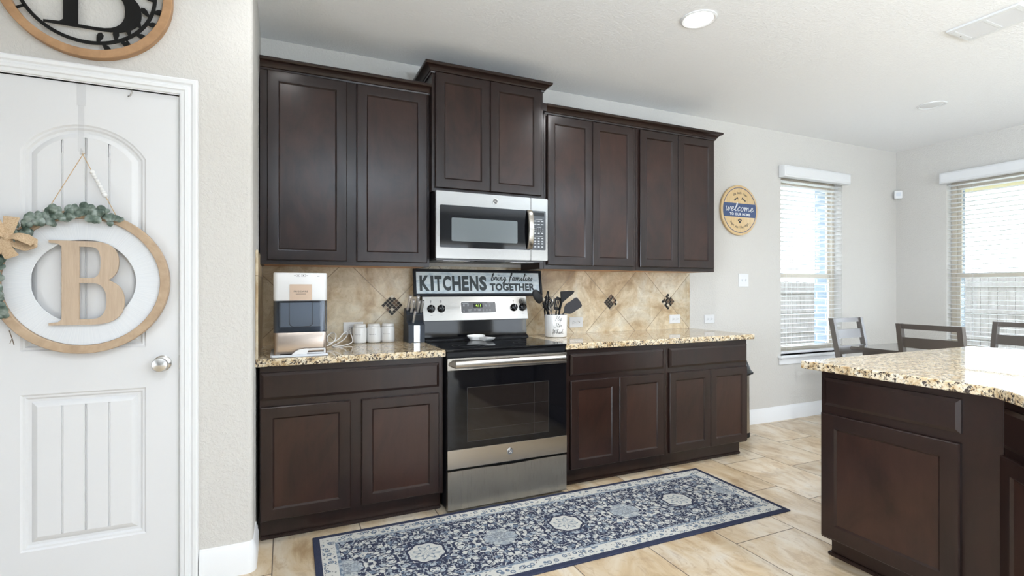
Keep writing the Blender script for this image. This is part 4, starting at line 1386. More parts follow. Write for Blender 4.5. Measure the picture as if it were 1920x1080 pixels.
# flat turner leaning right
t = thing('flat_turner', 'dark grey flat turner leaning right over the rim of the crock', 'turner', (2.0, -.22, 1.0), 'utensils in the crock')
b = MB(); b.tube([(1.90, -.235, .95), (1.935, -.238, 1.076), (1.962, -.238, 1.105)], [.006, .0055, .006], 10); build('handle', b, M['greysil'], t)
b = MB(); b.loft([[(p[0], -.243 + q, p[1]) for p in [(1.940, 1.095), (1.9475, 1.080), (1.985, 1.0755), (2.000, 1.078), (2.082, 1.124), (2.088, 1.135), (2.072, 1.165), (2.045, 1.193), (2.030, 1.190), (1.985, 1.162), (1.955, 1.148), (1.942, 1.125)]] for q in (-.0015, .0015)]); build('blade', b, M['greysil'], t)

# ------------------------------------------------------------------ wall plates
def plate(F, u0, u1, v0, v1, n, name, label, kind, group):
    p = F @ Vector(((u0 + u1) / 2, (v0 + v1) / 2, n))
    t = thing(name, label, 'switch' if kind == 'switch' else 'outlet', p, group)
    b = MB(F); b.rings(u0, u1, v0, v1, [(0, n), (0, n + .003), (.004, n + .006)]); build('cover_plate', b, M['white'], t)
    um, vm = (u0 + u1) / 2, (v0 + v1) / 2
    if kind == 'switch':
        for s in (-.023, .023):
            b = MB(F); b.box(um + s - .005, um + s + .005, vm - .012, vm + .012, n + .0062, n + .007); build('switch_slot', b, M['greyplastic'], t)
            b = MB(F); b.box(um + s - .004, um + s + .004, vm - .002, vm + .009, n + .0071, n + .016, .001); build('toggle', b, M['white'], t)
    else:
        for s in (-.020, .020):
            b = MB(F); b.prism(rrect(um + s - .014, um + s + .014, vm - .0165, vm + .0165, .008), n + .0062, n + .0078); r = build('receptacle', b, M['white'], t)
            b = MB(F)
            b.box(um + s - .007, um + s + .001, vm + .005, vm + .0068, n + .0079, n + .0082); b.box(um + s - .007, um + s + .001, vm - .0068, vm - .005, n + .0079, n + .0082)
            b.prism([(um + s + .0075 + .003 * math.cos(a), vm + .003 * math.sin(a)) for a in [2 * PI * k / 8 for k in range(8)]], n + .0079, n + .0082)
            build('slots', b, M['ink'], r)
    return t


plate(BACK, 3.905, 4.030, 1.272, 1.393, .0005, 'light_switch', 'white two-gang light switch plate on the wall below the welcome sign', 'switch', None)
plate(BACK, 3.494, 3.612, .950, 1.027, .0005, 'wall_outlet', 'white outlet on the painted wall just right of the backsplash', 'outlet', 'wall outlets')
plate(BACK, 3.096, 3.213, .961, 1.036, .0100, 'wall_outlet', 'white outlet at the right end of the tiled backsplash', 'outlet', 'wall outlets')
plate(BACK, 2.118, 2.240, .957, 1.038, .0100, 'wall_outlet', 'white outlet on the backsplash right beside the utensil crock', 'outlet', 'wall outlets')
plate(BACK, .468, .590, .966, 1.043, .0100, 'wall_outlet', 'white outlet on the backsplash half hidden behind the lettered jars', 'outlet', 'wall outlets')

# motion sensor in the corner
t = thing('motion_sensor', 'small white motion sensor high in the corner between the windows', 'sensor', (XR - .03, -.03, 2.28))
SF = T((XR - .040, -.040, 2.28), (.7071, -.7071, 0), (0, 0, 1))
b = MB(SF); b.box(-.036, .036, -.042, .042, -.012, .022, .005); build('sensor_body', b, M['white'], t)
b = MB(SF); b.box(-.022, .022, -.015, .024, .0222, .0245, .001); build('sensor_window', b, M['greyplastic'], t)

# ------------------------------------------------------------------ welcome sign
WX, WZ, WR = 3.897, 1.967, .227
t = thing('welcome_sign', 'round wooden welcome sign with a blue band on the wall beside the cabinets', 'sign', (WX, -.012, WZ))
b = MB(BACK); b.lathe([(WR - .003, .0008), (WR, .004), (WR, .021), (WR - .005, .024)], (WX, WZ, 0), 'z', 72); build('disc', b, M['pine'], t)
b = MB(BACK); b.lathe([(.206, .0241), (.206, .0246), (.2, .0246), (.2, .0241)], (WX, WZ, 0), 'z', 72, closed=True); build('ring_line', b, M['navy'], t)
b = MB(BACK)
rr = .1995; z0, z1 = -.062, .062
pts = []
for i in range(9): a = math.asin(z0 / rr) + (math.asin(z1 / rr) - math.asin(z0 / rr)) * i / 8; pts.append((WX + rr * math.cos(a), WZ + rr * math.sin(a)))
pts += [(2 * WX - p[0], p[1]) for p in reversed(pts)]
b.prism(pts, .0241, .0245); build('blue_band', b, M['navy'], t, label='blue painted band')
b = MB(BACK)
L = script_len('welcome', 1.0, 1.25)
script(b, 'welcome', lambda x, y: (WX - .182 + x, WZ - .008 + y, .0252), .35 / L, .0030, .3, 1.25)
build('script_lettering', b, M['white'], t, label='white script lettering')
b = MB(BACK); fit_text(b, 'TO OUR HOME', T((WX + .002, WZ - .0365, 0)), .255, .023, .0252, .03, 1.08); build('block_lettering', b, M['white'], t, label='white block lettering')
b = MB(BACK)
def arc_text(s, r, a0, step, up, size):
    n = len(s)
    for i, ch in enumerate(s):
        if ch == ' ': continue
        a = a0 + (i - (n - 1) / 2) * step * (-1 if up else 1)
        o = (WX + r * math.cos(a), WZ + r * math.sin(a), .0247)
        u = (math.sin(a), -math.cos(a), 0) if up else (-math.sin(a), math.cos(a), 0)
        v_ = (math.cos(a), math.sin(a), 0) if up else (-math.cos(a), -math.sin(a), 0)
        b.text(ch, T(o, u, v_), size, .0002)
arc_text('the buch crew', .157, PI / 2, .088, True, .034)
arc_text('hope you like dogs.', .155, -PI / 2, .088, False, .034)
for (u, v_, a) in ((-.05, .10, .5), (-.03, .108, 2.2), (-.062, .089, .2), (.05, .10, 2.6), (.03, .108, .9), (.062, .089, 2.9)):
    c, s = math.cos(a), math.sin(a)
    b.prism([(WX + u + c * p - s * q, WZ + v_ + s * p + c * q) for p, q in [(-.016, 0), (-.005, .0055), (.008, .005), (.016, 0), (.008, -.005), (-.005, -.0055)]], .0241, .0246)
for (u, v_, rx, ry) in ((0, -.107, .013, .011), (-.018, -.092, .006, .008), (-.007, -.084, .006, .009), (.007, -.084, .006, .009), (.018, -.092, .006, .008)):
    b.prism([(WX + u + rx * math.cos(a), WZ + v_ + ry * math.sin(a)) for a in [2 * PI * k / 14 for k in range(14)]], .0241, .0246)
build('printed_marks', b, M['ink'], t)

# ------------------------------------------------------------------ round letter B decor over the door
DCX, DCZ, DR = -.581, 2.449, .2835
t = thing('monogram_wall_decor', 'round brown wooden hoop with a black metal letter B above the pantry door', 'wall decor', (DCX, PW - .02, DCZ))
b = MB(PF); b.lathe([(DR, .0008), (DR, .032), (DR - .002, .034), (DR - .030, .034), (DR - .032, .032), (DR - .032, .0008)], (DCX, DCZ, 0), 'z', 96, closed=True); build('wooden_ring', b, M['acacia'], t)
b = MB(PF); ri = .229
b.lathe([(ri, .022), (ri, .026), (ri - .013, .026), (ri - .013, .022)], (DCX, DCZ, 0), 'z', 96, closed=True)
for a in (0.3, 2.4, 3.7, 5.3):
    b.obox((DCX + (ri - .004) * math.cos(a), DCZ + (ri - .004) * math.sin(a), .024), (DCX + (DR - .031) * math.cos(a), DCZ + (DR - .031) * math.sin(a), .024), .008, .004, up=(0, 0, 1))
build('metal_ring', b, M['blackmetal'], t, label='black metal ring')


def serif_B(x0, x1, z0, z1, st0, st1, sr, wr1, wr2, waist, thick, bot=True):
    """outline of a serif capital B with two counters"""
    h = z1 - z0; zm = z0 + h * waist
    def bowl(xa, xb, za, zb, n=14):
        cz, rz = (za + zb) / 2, (zb - za) / 2; rx = xb - xa
        return [(xa + rx * math.cos(a) ** .75 if math.cos(a) > 1e-6 else xa, cz + rz * math.copysign(abs(math.sin(a)) ** .85, math.sin(a))) for a in [-PI / 2 + PI * i / n for i in range(n + 1)]]
    xa = st1 + (x1 - st1) * .25
    outer = [(x0, z0)] + [p for p in bowl(xa, x1, z0, zm + thick * .35, 28) if p[1] <= zm - .0005] + [p for p in bowl(xa, wr1, zm - thick * .35, z1, 28) if p[1] >= zm + .0005] + [(x0, z1), (x0, z1 - sr), (st0 - sr * 1.2, z1 - sr * 1.4), (st0, z1 - sr * 2.6), (st0, z0 + sr * 2.6), (st0 - sr * 1.2, z0 + sr * 1.4), (x0, z0 + sr)]
    c1 = [(st1, z0 + thick)] + bowl(xa, x1 - wr2, z0 + thick, zm - thick * .45) + [(st1, zm - thick * .45)]
    c2 = [(st1, zm + thick * .45)] + bowl(xa, wr1 - wr2, zm + thick * .45, z1 - thick) + [(st1, z1 - thick)]
    return [outer, c1, c2]


b = MB(PF)
b.shape(serif_B(-.715, -.404, 2.279, 2.62, -.6555, -.6090, .009, -.425, .055, .52, .012), Matrix.Translation((0, 0, .024)), .002)
build('letter', b, M['blackmetal'], t, label='black metal letter B')
b = MB(PF)
def leafshape(u, v_, a, L_, w):
    c, s = math.cos(a), math.sin(a)
    pr_ = [(0, .12), (.25, .55), (.6, 1), (.85, .85), (1, 0)]
    pts = [(p * L_, q * w) for p, q in pr_] + [(p * L_, -q * w) for p, q in reversed(pr_[:-1])]
    b.prism([(u + c * p - s * q, v_ + s * p + c * q) for p, q in pts], .0215, .0265)
for ad, side in ((-82, 1), (-78, -1), (-66, 1), (-62, -1), (-52, 1), (-46, -1), (-38, 1), (-30, -1), (-22, 1), (-16, -1), (-4, 1)):
    a = math.radians(ad); r = ri - .0065
    leafshape(DCX + r * math.cos(a), DCZ + r * math.sin(a), a + PI / 2 + (1.1 if side > 0 else -1.0) , .047 if side > 0 else .038, .0105)
build('leaf_sprigs', b, M['blackmetal'], t, label='black metal leaf sprigs')

# ------------------------------------------------------------------ letter B hoop wreath hanging on the door
WCX, WCZ, WRR = -.590, 1.283, .2815
t = thing('hoop_wreath', 'large round hoop wreath with wooden letter B, eucalyptus and burlap bow on the pantry door', 'wreath', (WCX, PW - .02, WCZ))
b = MB(PF); b.lathe([(WRR, .0025), (WRR, .030), (WRR - .002, .032), (WRR - .030, .032), (WRR - .032, .030), (WRR - .032, .0025)], (WCX, WCZ, 0), 'z', 96, closed=True); build('hoop', b, M['ringwood'], t, angle=.7)
b = MB(PF); b.lathe([(WRR - .033, .0145), (WRR - .033, .0175), (.167, .0175), (.165, .016), (.167, .0145)], (WCX, WCZ, 0), 'z', 96, closed=True)
build('fabric_disc', b, M['fabric'], t, label='white fabric disc')
b = MB(PF)
b.shape(serif_B(-.697, -.460, 1.1145, 1.4425, -.658, -.604, .009, -.4785, .058, .53, .022), Matrix.Translation((0, 0, .026)), .005)
build('letter', b, M['oak'], t, label='pale oak letter B')
b = MB(PF)
apx = (-.596, 1.783, .020)
b.tube([apx, (-.700, 1.560, .028)], .0014, 6); b.tube([apx, (-.488, 1.549, .028)], .0014, 6); b.tube([(-.596, 1.783, .020), (-.590, 1.790, .016), (-.599, 1.790, .016), (-.596, 1.783, .020)], .0012, 5)
build('jute_cord', b, M['string'], t)
for k in range(9):
    u = .28 + .048 * k
    c = Vector(apx).lerp(Vector((-.488, 1.549, .028)), u)
    b = MB(PF); b.ball(c, .0068 + .0025 * (k in (0, 8)) + .001 * (k % 2), 8); build('bead', b, M['bead'], t)
b = MB(PF); b.ball((-.703, 1.556, .032), .011, 8); build('bead', b, M['bead'], t)
# eucalyptus along the left part of the hoop
b = MB(PF)
rng = random.Random(3)
def leaf(c, a, L_, w, tilt):
    d = Vector((math.cos(a), math.sin(a), tilt)).normalized(); s = Vector((-math.sin(a), math.cos(a), 0)); n_ = d.cross(s)
    rows = []
    for p, q in ((0, .08), (.2, .75), (.45, 1.0), (.7, .95), (.9, .6), (1.0, .15)):
        cc = Vector(c) + d * (p * L_) + n_ * (.12 * L_ * math.sin(p * PI))
        rows.append([cc + s * (w * q) - n_ * (.004 * q), cc + n_ * .0008, cc - s * (w * q) - n_ * (.004 * q)])
    top = [[v_ for v_ in r] for r in rows]
    L0 = [b.vs(r) for r in top]; L1 = [b.vs([Vector(v_) - n_ * .0008 for v_ in r]) for r in top]
    for k in range(len(L0) - 1):
        for i in range(2):
            b.face([L0[k][i], L0[k][i + 1], L0[k + 1][i + 1], L0[k + 1][i]])
            b.face([L1[k][i + 1], L1[k][i], L1[k + 1][i], L1[k + 1][i + 1]])
for i in range(150):
    ad = 66 + 146 * (i / 150) ** 1.0 + rng.uniform(-2, 2)
    a = math.radians(ad); r = WRR - .012 + rng.uniform(-.010, .010)
    dens = 1.0 if ad > 78 else .75
    base_a = a + PI / 2
    leaf((WCX + r * math.cos(a), WCZ + r * math.sin(a), .036 + rng.uniform(0, .014)), base_a - PI + rng.choice((-1, 1)) * rng.uniform(.3, 1.25), rng.uniform(.028, .042) * dens, rng.uniform(.011, .017) * dens, rng.uniform(.0, .5))
build('eucalyptus_leaves', b, M['leaf'], t, angle=1.2)
b = MB(PF)
b.tube([(WCX + (WRR - .012) * math.cos(math.radians(q)), WCZ + (WRR - .012) * math.sin(math.radians(q)), .036) for q in range(64, 214, 5)], .003, 6)
b.tube([(-.812, 1.10, .03), (-.803, 1.07, .032), (-.798, 1.045, .03)], .0015, 5); b.tube([(-.803, 1.07, .032), (-.81, 1.05, .03)], .001, 5)
build('vine', b, M['stem'], t)
# burlap bow
b = MB(PF)
def ribbon(path, ws, nrm):
    P = spline(path, 5); n = len(P); rows = []
    for i, p in enumerate(P):
        u = i / (n - 1) * (len(ws) - 1); k = min(int(u), len(ws) - 2); w = ws[k] + (ws[k + 1] - ws[k]) * (u - k)
        d = (P[min(i + 1, n - 1)] - P[max(i - 1, 0)]).normalized(); s = d.cross(Vector(nrm)).normalized(); q = s.cross(d)
        rows.append([p + s * w, p + q * .004, p - s * w, p - s * w - q * .0015, p + q * .0025, p + s * w - q * .0015])
    b.loft(rows)
kx_, kz_ = -.806, 1.447
ribbon([(kx_, kz_, .058), (kx_ + .030, kz_ + .004, .075), (kx_ + .062, kz_ - .006, .078), (kx_ + .078, kz_ - .022, .062), (kx_ + .05, kz_ - .034, .055), (kx_ + .015, kz_ - .02, .056), (kx_, kz_, .058)], [.010, .016, .020, .018, .018, .014, .009], (0, .6, .8))
ribbon([(kx_, kz_, .058), (kx_ - .02, kz_ + .03, .075), (kx_ - .045, kz_ + .065, .078), (kx_ - .075, kz_ + .07, .062), (kx_ - .06, kz_ + .03, .055), (kx_ - .02, kz_ + .01, .056), (kx_, kz_, .058)], [.010, .020, .026, .022, .020, .014, .009], (.5, .2, .8))
ribbon([(kx_, kz_, .060), (kx_ + .008, kz_ + .035, .066), (kx_ + .012, kz_ + .075, .060)], [.010, .018, .024], (0, 0, 1))
ribbon([(kx_, kz_, .060), (kx_ - .004, kz_ - .035, .066), (kx_ + .012, kz_ - .075, .056)], [.010, .018, .022], (0, 0, 1))
ribbon([(kx_, kz_, .060), (kx_ - .03, kz_ - .05, .066), (kx_ - .06, kz_ - .085, .056)], [.010, .018, .022], (0, 0, 1))
b.ball((kx_, kz_, .062), .013, 8, (1, 1.2, .8))
build('burlap_bow', b, M['burlap'], t, angle=1.0)
# clear hook over the door top, and a small metal hook
b = MB(PF)
b.box(-.622, -.594, DZ - .09, DZ - .0025, -.0055, -.0040); b.box(-.617, -.599, 1.80, DZ - .09, -.0055, -.0040); b.tube([(-.608, 1.81, -.003), (-.608, 1.792, .002), (-.604, 1.786, .014), (-.596, 1.7865, .022), (-.596, 1.797, .026)], .003, 8)
t2 = build('wreath_hook', b, M['clearplastic']); tag(t2, 'clear plastic over-the-door hook holding up the wreath', 'hook')
b = MB(PF); b.tube([(-.4437, DZ - .002, -.003), (-.4437, DZ - .012, -.001), (-.4445, DZ - .026, .004), (-.4475, DZ - .034, .012), (-.4505, DZ - .036, .018)], .0026, 8); b.box(-.447, -.4405, DZ - .016, DZ - .0028, -.0055, -.0030)
t2 = build('door_hook', b, M['silver']); tag(t2, 'small metal hook over the top of the pantry door, right of the clear one', 'hook')

# ------------------------------------------------------------------ ceiling fittings
def can(x, y, lit, label, group, seen=True):
    t = thing('recessed_light', label, 'ceiling light', (x, y, H - .004), group)
    b = MB(); b.lathe([(.098, H - .0005), (.097, H - .005), (.088, H - .008), (.078, H - .004), (.076, H - .0005)], (x, y, 0), 'z', 48, closed=True); build('trim_ring', b, M['white'], t)
    b = MB(); b.lathe([(.0755, H - .0008), (.0755, H - .0035)] if lit else [(.0755, H - .0008), (.070, H - .004), (.058, H - .006)], (x, y, 0), 'z', 48)
    build('lens', b, M['lens'] if lit else M['white'], t)
    if lit:
        l = area_light('can_light', (x, y, H - .010), (0, 0, 0), .14, .14, CANW * (.16 if x < .2 else 1.6 if y == -3.4 and x > 1 else 1), (.97, .98, 1), 'DISK')
        l.data.spread = math.radians(150)


CANW = 15
can(2.230, -1.230, True, 'lit round recessed ceiling light above the stove', 'recessed lights')
can(4.953, -1.000, False, 'unlit round recessed ceiling light over the dining table', 'recessed lights')
for (x, y) in ((.15, -1.24), (.32, -3.4), (2.95, -3.4), (4.90, -2.75)):
    can(x, y, True, 'lit round recessed ceiling light behind or beside the camera position', 'recessed lights out of view')
t = thing('ceiling_vent', 'white rectangular ceiling air vent with two rows of louvres', 'vent', (3.765, -1.88, H - .01))
b = MB()
vx0, vx1, vy0, vy1 = 3.640, 3.890, -2.045, -1.717
fz0, fz1 = H - .012, H - .0005
b.box(vx0, vx0 + .032, vy0, vy1, fz0, fz1, .002); b.box(vx1 - .032, vx1, vy0, vy1, fz0, fz1, .002)
b.box(vx0 + .032, vx1 - .032, vy0, vy0 + .032, fz0, fz1, .002); b.box(vx0 + .032, vx1 - .032, vy1 - .032, vy1, fz0, fz1, .002); b.box(vx0 + .032, vx1 - .032, -1.890, -1.872, fz0, fz1, .002)
build('vent_frame', b, M['white'], t)
b = MB()
for (y0, y1) in ((vy0 + .032, -1.890), (-1.872, vy1 - .032)):
    for k in range(9):
        x = vx0 + .040 + k * .0205
        b.obox((x + .004, y0, H - .008), (x + .004, y1, H - .008), .017, .0016, up=(.5, 0, .85))
build('louvres', b, M['white'], t)
b = MB(); b.box(vx0 + .03, vx1 - .03, vy0 + .03, vy1 - .03, H - .0012, H - .0006); build('vent_shade_sheet', b, mat('painted_duct_shade', (.08, .08, .08), .8), t)  # dark sheet paints the shade up inside the duct
b = MB()
for (x, y) in ((3.765, -1.733), (3.765, -2.029)): b.lathe([(.004, H - .0125), (.002, H - .0145)], (x, y, 0), 'z', 10)
build('screw', b, M['silver'], t)

# unseen uplighters added behind the camera to brighten the ceiling
def fill_uplighter(x, y):
    t = thing('added_uplighter', 'slim black uplighter added out of view behind the camera to brighten the ceiling', 'lamp', (x, y, 0), 'added ceiling uplighters')
    b = MB(); b.lathe([(.14, .0008), (.14, .02), (.03, .035)], (x, y, 0), 'z', 32); build('base', b, M['blackmetal'], t)
    b = MB(); b.lathe([(.012, .035), (.012, 1.70)], (x, y, 0), 'z', 16); build('pole', b, M['blackmetal'], t)
    b = MB(); b.lathe([(.02, 1.70), (.10, 1.73), (.16, 1.80), (.157, 1.80), (.097, 1.735), (.01, 1.71)], (x, y, 0), 'z', 32); build('lamp_shade', b, M['white'], t)
    area_light('added_uplighter_light', (x, y, 1.79), (PI, 0, 0),   .2, .2, 150, (.70, .85, 1), 'DISK')


fill_uplighter(1.1, -4.7)
fill_uplighter(4.3, -5.2)

# ------------------------------------------------------------------ bin behind the cabinet end
t = thing('trash_can', 'stainless steel kitchen bin with a black bag beside the end cabinet', 'bin', (3.535, -.20, 0))
TP = rrect(3.352, 3.728, -.305, -.035, .05, 6)
b = MB(); b.loft([[(p[0], p[1], .045) for p in TP], [(p[0], p[1], .56) for p in inset_poly(TP, .004)]]); build('bin_body', b, M['steelv'], t)
b = MB(); b.loft([[(p[0], p[1], z_) for p in inset_poly(TP, i)] for i, z_ in ((.004, .0008), (-.002, .01), (-.002, .044))]); build('bin_base', b, M['black'], t)
b = MB()
rng = random.Random(5)
lp = []
n = len(TP)
jit = [rng.uniform(-.006, .006) for _ in TP]
for (i, z_, j) in ((-.002, .535, 1.5), (-.020, .532, 1.2), (-.024, .545, 1.5), (-.006, .565, 1.2), (.006, .60, .8), (.03, .655, .8), (.036, .668, .5), (.05, .66, .5), (.06, .60, .5)):
    q = inset_poly(TP, i)
    lp.append([(p[0] + jit[k] * j * .6, p[1] + jit[(k * 3) % n] * j * .6, z_ + jit[(k * 5) % n] * j) for k, p in enumerate(q)])
b.loft(lp, cap0=False, cap1=True); build('bin_bag', b, M['bag'], t, label='black plastic bag folded over the rim', angle=1.0)
b = MB(); b.loft([[(p[0], p[1], z_) for p in rrect(3.40, 3.70, -.10 + s, -.045, .02)] for s, z_ in ((0, .662), (.006, .735), (.012, .745))]); build('bin_lid', b, mat('pale_steel_lid', (.6, .64, .68), .3, .8), t)

# ------------------------------------------------------------------ island
ISL = frame((2.412, 0, 0), (0, -1, 0), (0, 0, 1), (-1, 0, 0))
IP = [(2.374, -1.738), (2.374, -2.452), (2.368, -2.466), (2.262, -2.583), (1.985, -2.885), (1.985, -4.3), (3.4, -4.3), (4.05, -3.2), (3.90, -1.963), (3.868, -1.752), (3.85, -1.738)]
t = None
b = MB(); slab(b, IP, .8765, .914, .006)
t = build('countertop', b, M['granite'], angle=.3); tag(t, 'gold speckled granite island countertop with an angled front edge, at right', 'countertop')
t = thing('base_cabinet', 'dark brown island cabinet with one drawer and one large door, facing the stove', 'cabinet', (2.76, -2.14, 0), 'island cabinets')
b = MB(); b.box(2.412, 3.10, -2.4705, -1.812, .105, .8755, .0015); build('cabinet_body', b, M['woodframe'], t)
b = MB(); b.box(2.486, 3.08, -2.4705, -1.812, .0005, .1045); b.box(2.472, 2.486, -2.4705, -1.800, .0005, .018, .004); b.box(2.486, 3.08, -1.812, -1.800, .0005, .018, .004); build('toe_kick', b, M['woodframe'], t)
drawer_front(t, ISL, 1.834, 2.3525, .7215, .8475, .0005)
cab_door(t, ISL, 1.821, 2.351, .1175, .684, .0005, stile=.058)
dg_ = Vector((-.6745, -.7383, 0)).normalized()
DGF = frame((2.4105, -2.4735, 0), dg_, (0, 0, 1), dg_.cross(Vector((0, 0, 1))))
t = thing('base_cabinet', 'dark brown angled island cabinet cut by the right picture edge', 'cabinet', (2.7, -2.9, 0), 'island cabinets')
e_ = DGF @ Vector((.44, 0, 0))
b = MB(); b.prism([(2.4105, -2.4735), (e_.x, e_.y), (e_.x, -4.2), (3.2, -4.2), (3.2, -2.4735)], .105, .8755); build('cabinet_body', b, M['woodframe'], t)
b = MB(); q = DGF @ Vector((0, 0, -.075)); q2 = DGF @ Vector((.44, 0, -.075)); b.prism([(q.x + .03, -2.4735), (q2.x, q2.y), (q2.x, -4.18), (3.18, -4.18), (3.18, -2.4735)], .0005, .1045); build('toe_kick', b, M['woodframe'], t)
drawer_front(t, DGF, .022, .42, .7085, .8445, .0005)
cab_door(t, DGF, .008, .42, .1175, .680, .0005)

# ------------------------------------------------------------------ rug
rot = -.0105
RC = (1.495, -1.031)
t = None
b = MB(frame((RC[0], RC[1], 0), (math.cos(rot), math.sin(rot), 0), (-math.sin(rot), math.cos(rot), 0), (0, 0, 1)))
b.rings(-1.243, 1.243, -.366, .366, [(0, .0006), (0, .006), (.003, .0085), (.010, .009)])
rg = build('runner_rug', b, M['trim']); tag(rg, 'long navy and cream oriental runner rug in front of the stove', 'rug')
m = mat('woven_runner', (.1, .1, .2), .95, spec=.03)
v0_ = coords(m, rot=(0, 0, -rot))
vv = node(m.node_tree, 'ShaderNodeVectorMath', operation='ADD')
m.node_tree.links.new(v0_, vv.inputs[0]); w_ = WLOC[rg.name]
dx_, dy_ = w_.x - RC[0], w_.y - RC[1]
vv.inputs[1].default_value = (dx_ * math.cos(rot) + dy_ * math.sin(rot), -dx_ * math.sin(rot) + dy_ * math.cos(rot), 0)
v = vv.outputs[0]
x, y, z = sepxyz(m, v)
NAVY, CREAM, STEELB, PALE = (0.012, 0.017, 0.043), (0.51, 0.50, 0.46), (0.115, 0.15, 0.20), (0.31, 0.34, 0.36)
def voro(vec, scale, feature='F1', rnd=1.0):
    n = node(m.node_tree, 'ShaderNodeTexVoronoi', feature=feature)
    n.inputs['Scale'].default_value = scale; n.inputs['Randomness'].default_value = rnd
    m.node_tree.links.new(vec, n.inputs['Vector'])
    return n
def step(val, thr): return mth(m, 'LESS_THAN', val, thr)
ax = mth(m, 'ABSOLUTE', x); ay = mth(m, 'ABSOLUTE', y)
dist = mth(m, 'MINIMUM', mth(m, 'SUBTRACT', 1.243, ax), mth(m, 'SUBTRACT', .366, ay))
# mirrored pattern space, slightly warped
cbm = node(m.node_tree, 'ShaderNodeCombineXYZ')
m.node_tree.links.new(mth(m, 'PINGPONG', mth(m, 'ADD', x, 5.0 * .7535), .37675), cbm.inputs[0]); m.node_tree.links.new(ay, cbm.inputs[1])
nz = node(m.node_tree, 'ShaderNodeTexNoise'); nz.inputs['Scale'].default_value = 22; nz.inputs['Detail'].default_value = 2
m.node_tree.links.new(v, nz.inputs['Vector'])
wv = node(m.node_tree, 'ShaderNodeVectorMath', operation='MULTIPLY_ADD'); m.node_tree.links.new(nz.outputs['Color'], wv.inputs[0]); wv.inputs[1].default_value = (.018, .018, 0); m.node_tree.links.new(cbm.outputs[0], wv.inputs[2])
P = wv.outputs[0]
vb = voro(P, 34)
vd = voro(P, 34, 'DISTANCE_TO_EDGE')
vsm = voro(P, 85)
cellr = node(m.node_tree, 'ShaderNodeSeparateColor'); m.node_tree.links.new(vb.outputs['Color'], cellr.inputs[0])
cr, cg = cellr.outputs[0], cellr.outputs[1]
tone = mixc(m, mth(m, 'GREATER_THAN', cr, .42), STEELB, CREAM)
tone = mixc(m, mth(m, 'MULTIPLY', mth(m, 'GREATER_THAN', cr, .30), mth(m, 'LESS_THAN', cr, .55)), tone, PALE)
col = mixc(m, mth(m, 'MULTIPLY', step(vb.outputs['Distance'], .50), mth(m, 'GREATER_THAN', vd.outputs['Distance'], .07)), NAVY, tone)
col = mixc(m, step(vb.outputs['Distance'], .16), col, STEELB)
small = mth(m, 'MULTIPLY', step(vsm.outputs['Distance'], .40), mth(m, 'GREATER_THAN', vb.outputs['Distance'], .40))
col = mixc(m, mth(m, 'MULTIPLY', small, .8), col, PALE)
# curling tendrils
wvn = node(m.node_tree, 'ShaderNodeTexNoise'); wvn.inputs['Scale'].default_value = 9; wvn.inputs['Detail'].default_value = 1
m.node_tree.links.new(P, wvn.inputs['Vector'])
ten = mth(m, 'ABSOLUTE', mth(m, 'SUBTRACT', mth(m, 'FRACT', mth(m, 'MULTIPLY', wvn.outputs['Fac'], 9.0)), .5))
col = mixc(m, mth(m, 'MULTIPLY', step(ten, .055), .85), col, CREAM)
ten2 = mth(m, 'ABSOLUTE', mth(m, 'SUBTRACT', mth(m, 'FRACT', mth(m, 'MULTIPLY', wvn.outputs['Fac'], 9.0)), .93))
col = mixc(m, mth(m, 'MULTIPLY', step(ten2, .06), .7), col, NAVY)
# medallions
def ell(xo, rx, ry, per=.7535, yo=0.0):
    xx = mth(m, 'DIVIDE', mth(m, 'SUBTRACT', mth(m, 'PINGPONG', mth(m, 'ADD', x, xo + 5 * per), per / 2), 0.0), rx)
    yy = mth(m, 'DIVIDE', mth(m, 'SUBTRACT', ay, yo), ry)
    return mth(m, 'SQRT', mth(m, 'ADD', mth(m, 'POWER', xx, 2.0), mth(m, 'MULTIPLY', yy, yy))), xx, yy
e1, ex_, ey_ = ell(0, .083, .083)
ang = mth(m, 'ARCTAN2', ey_, ex_)
wob = mth(m, 'MULTIPLY', mth(m, 'COSINE', mth(m, 'MULTIPLY', ang, 8.0)), .05)
e1w = mth(m, 'ADD', e1, wob)
fz = noise(m, v, 60, 3)
pale_core = mixc(m, step(mth(m, 'ABSOLUTE', mth(m, 'SUBTRACT', mth(m, 'ADD', e1, mth(m, 'MULTIPLY', wob, 4.0)), .55)), .05), CREAM, STEELB)
pale_core = mixc(m, step(mth(m, 'ABSOLUTE', mth(m, 'SUBTRACT', mth(m, 'ADD', e1, mth(m, 'MULTIPLY', wob, -4.0)), .28)), .05), pale_core, STEELB)
pale_core = mixc(m, mth(m, 'MULTIPLY', mth(m, 'GREATER_THAN', fz, .56), .5), pale_core, PALE)
e2, fx_, fy_ = ell(.7535 / 2, .075, .085)
col = mixc(m, mth(m, 'MULTIPLY', step(e2, 1.0), mth(m, 'MULTIPLY_ADD', fz, .8, .2)), col, PALE)
e3, gx_, gy_ = ell(.7535 / 2 + .17, .11, .022, .7535, .075)
col = mixc(m, step(e1w, 1.14), col, NAVY)
col = mixc(m, step(e1w, 1.0), col, pale_core)
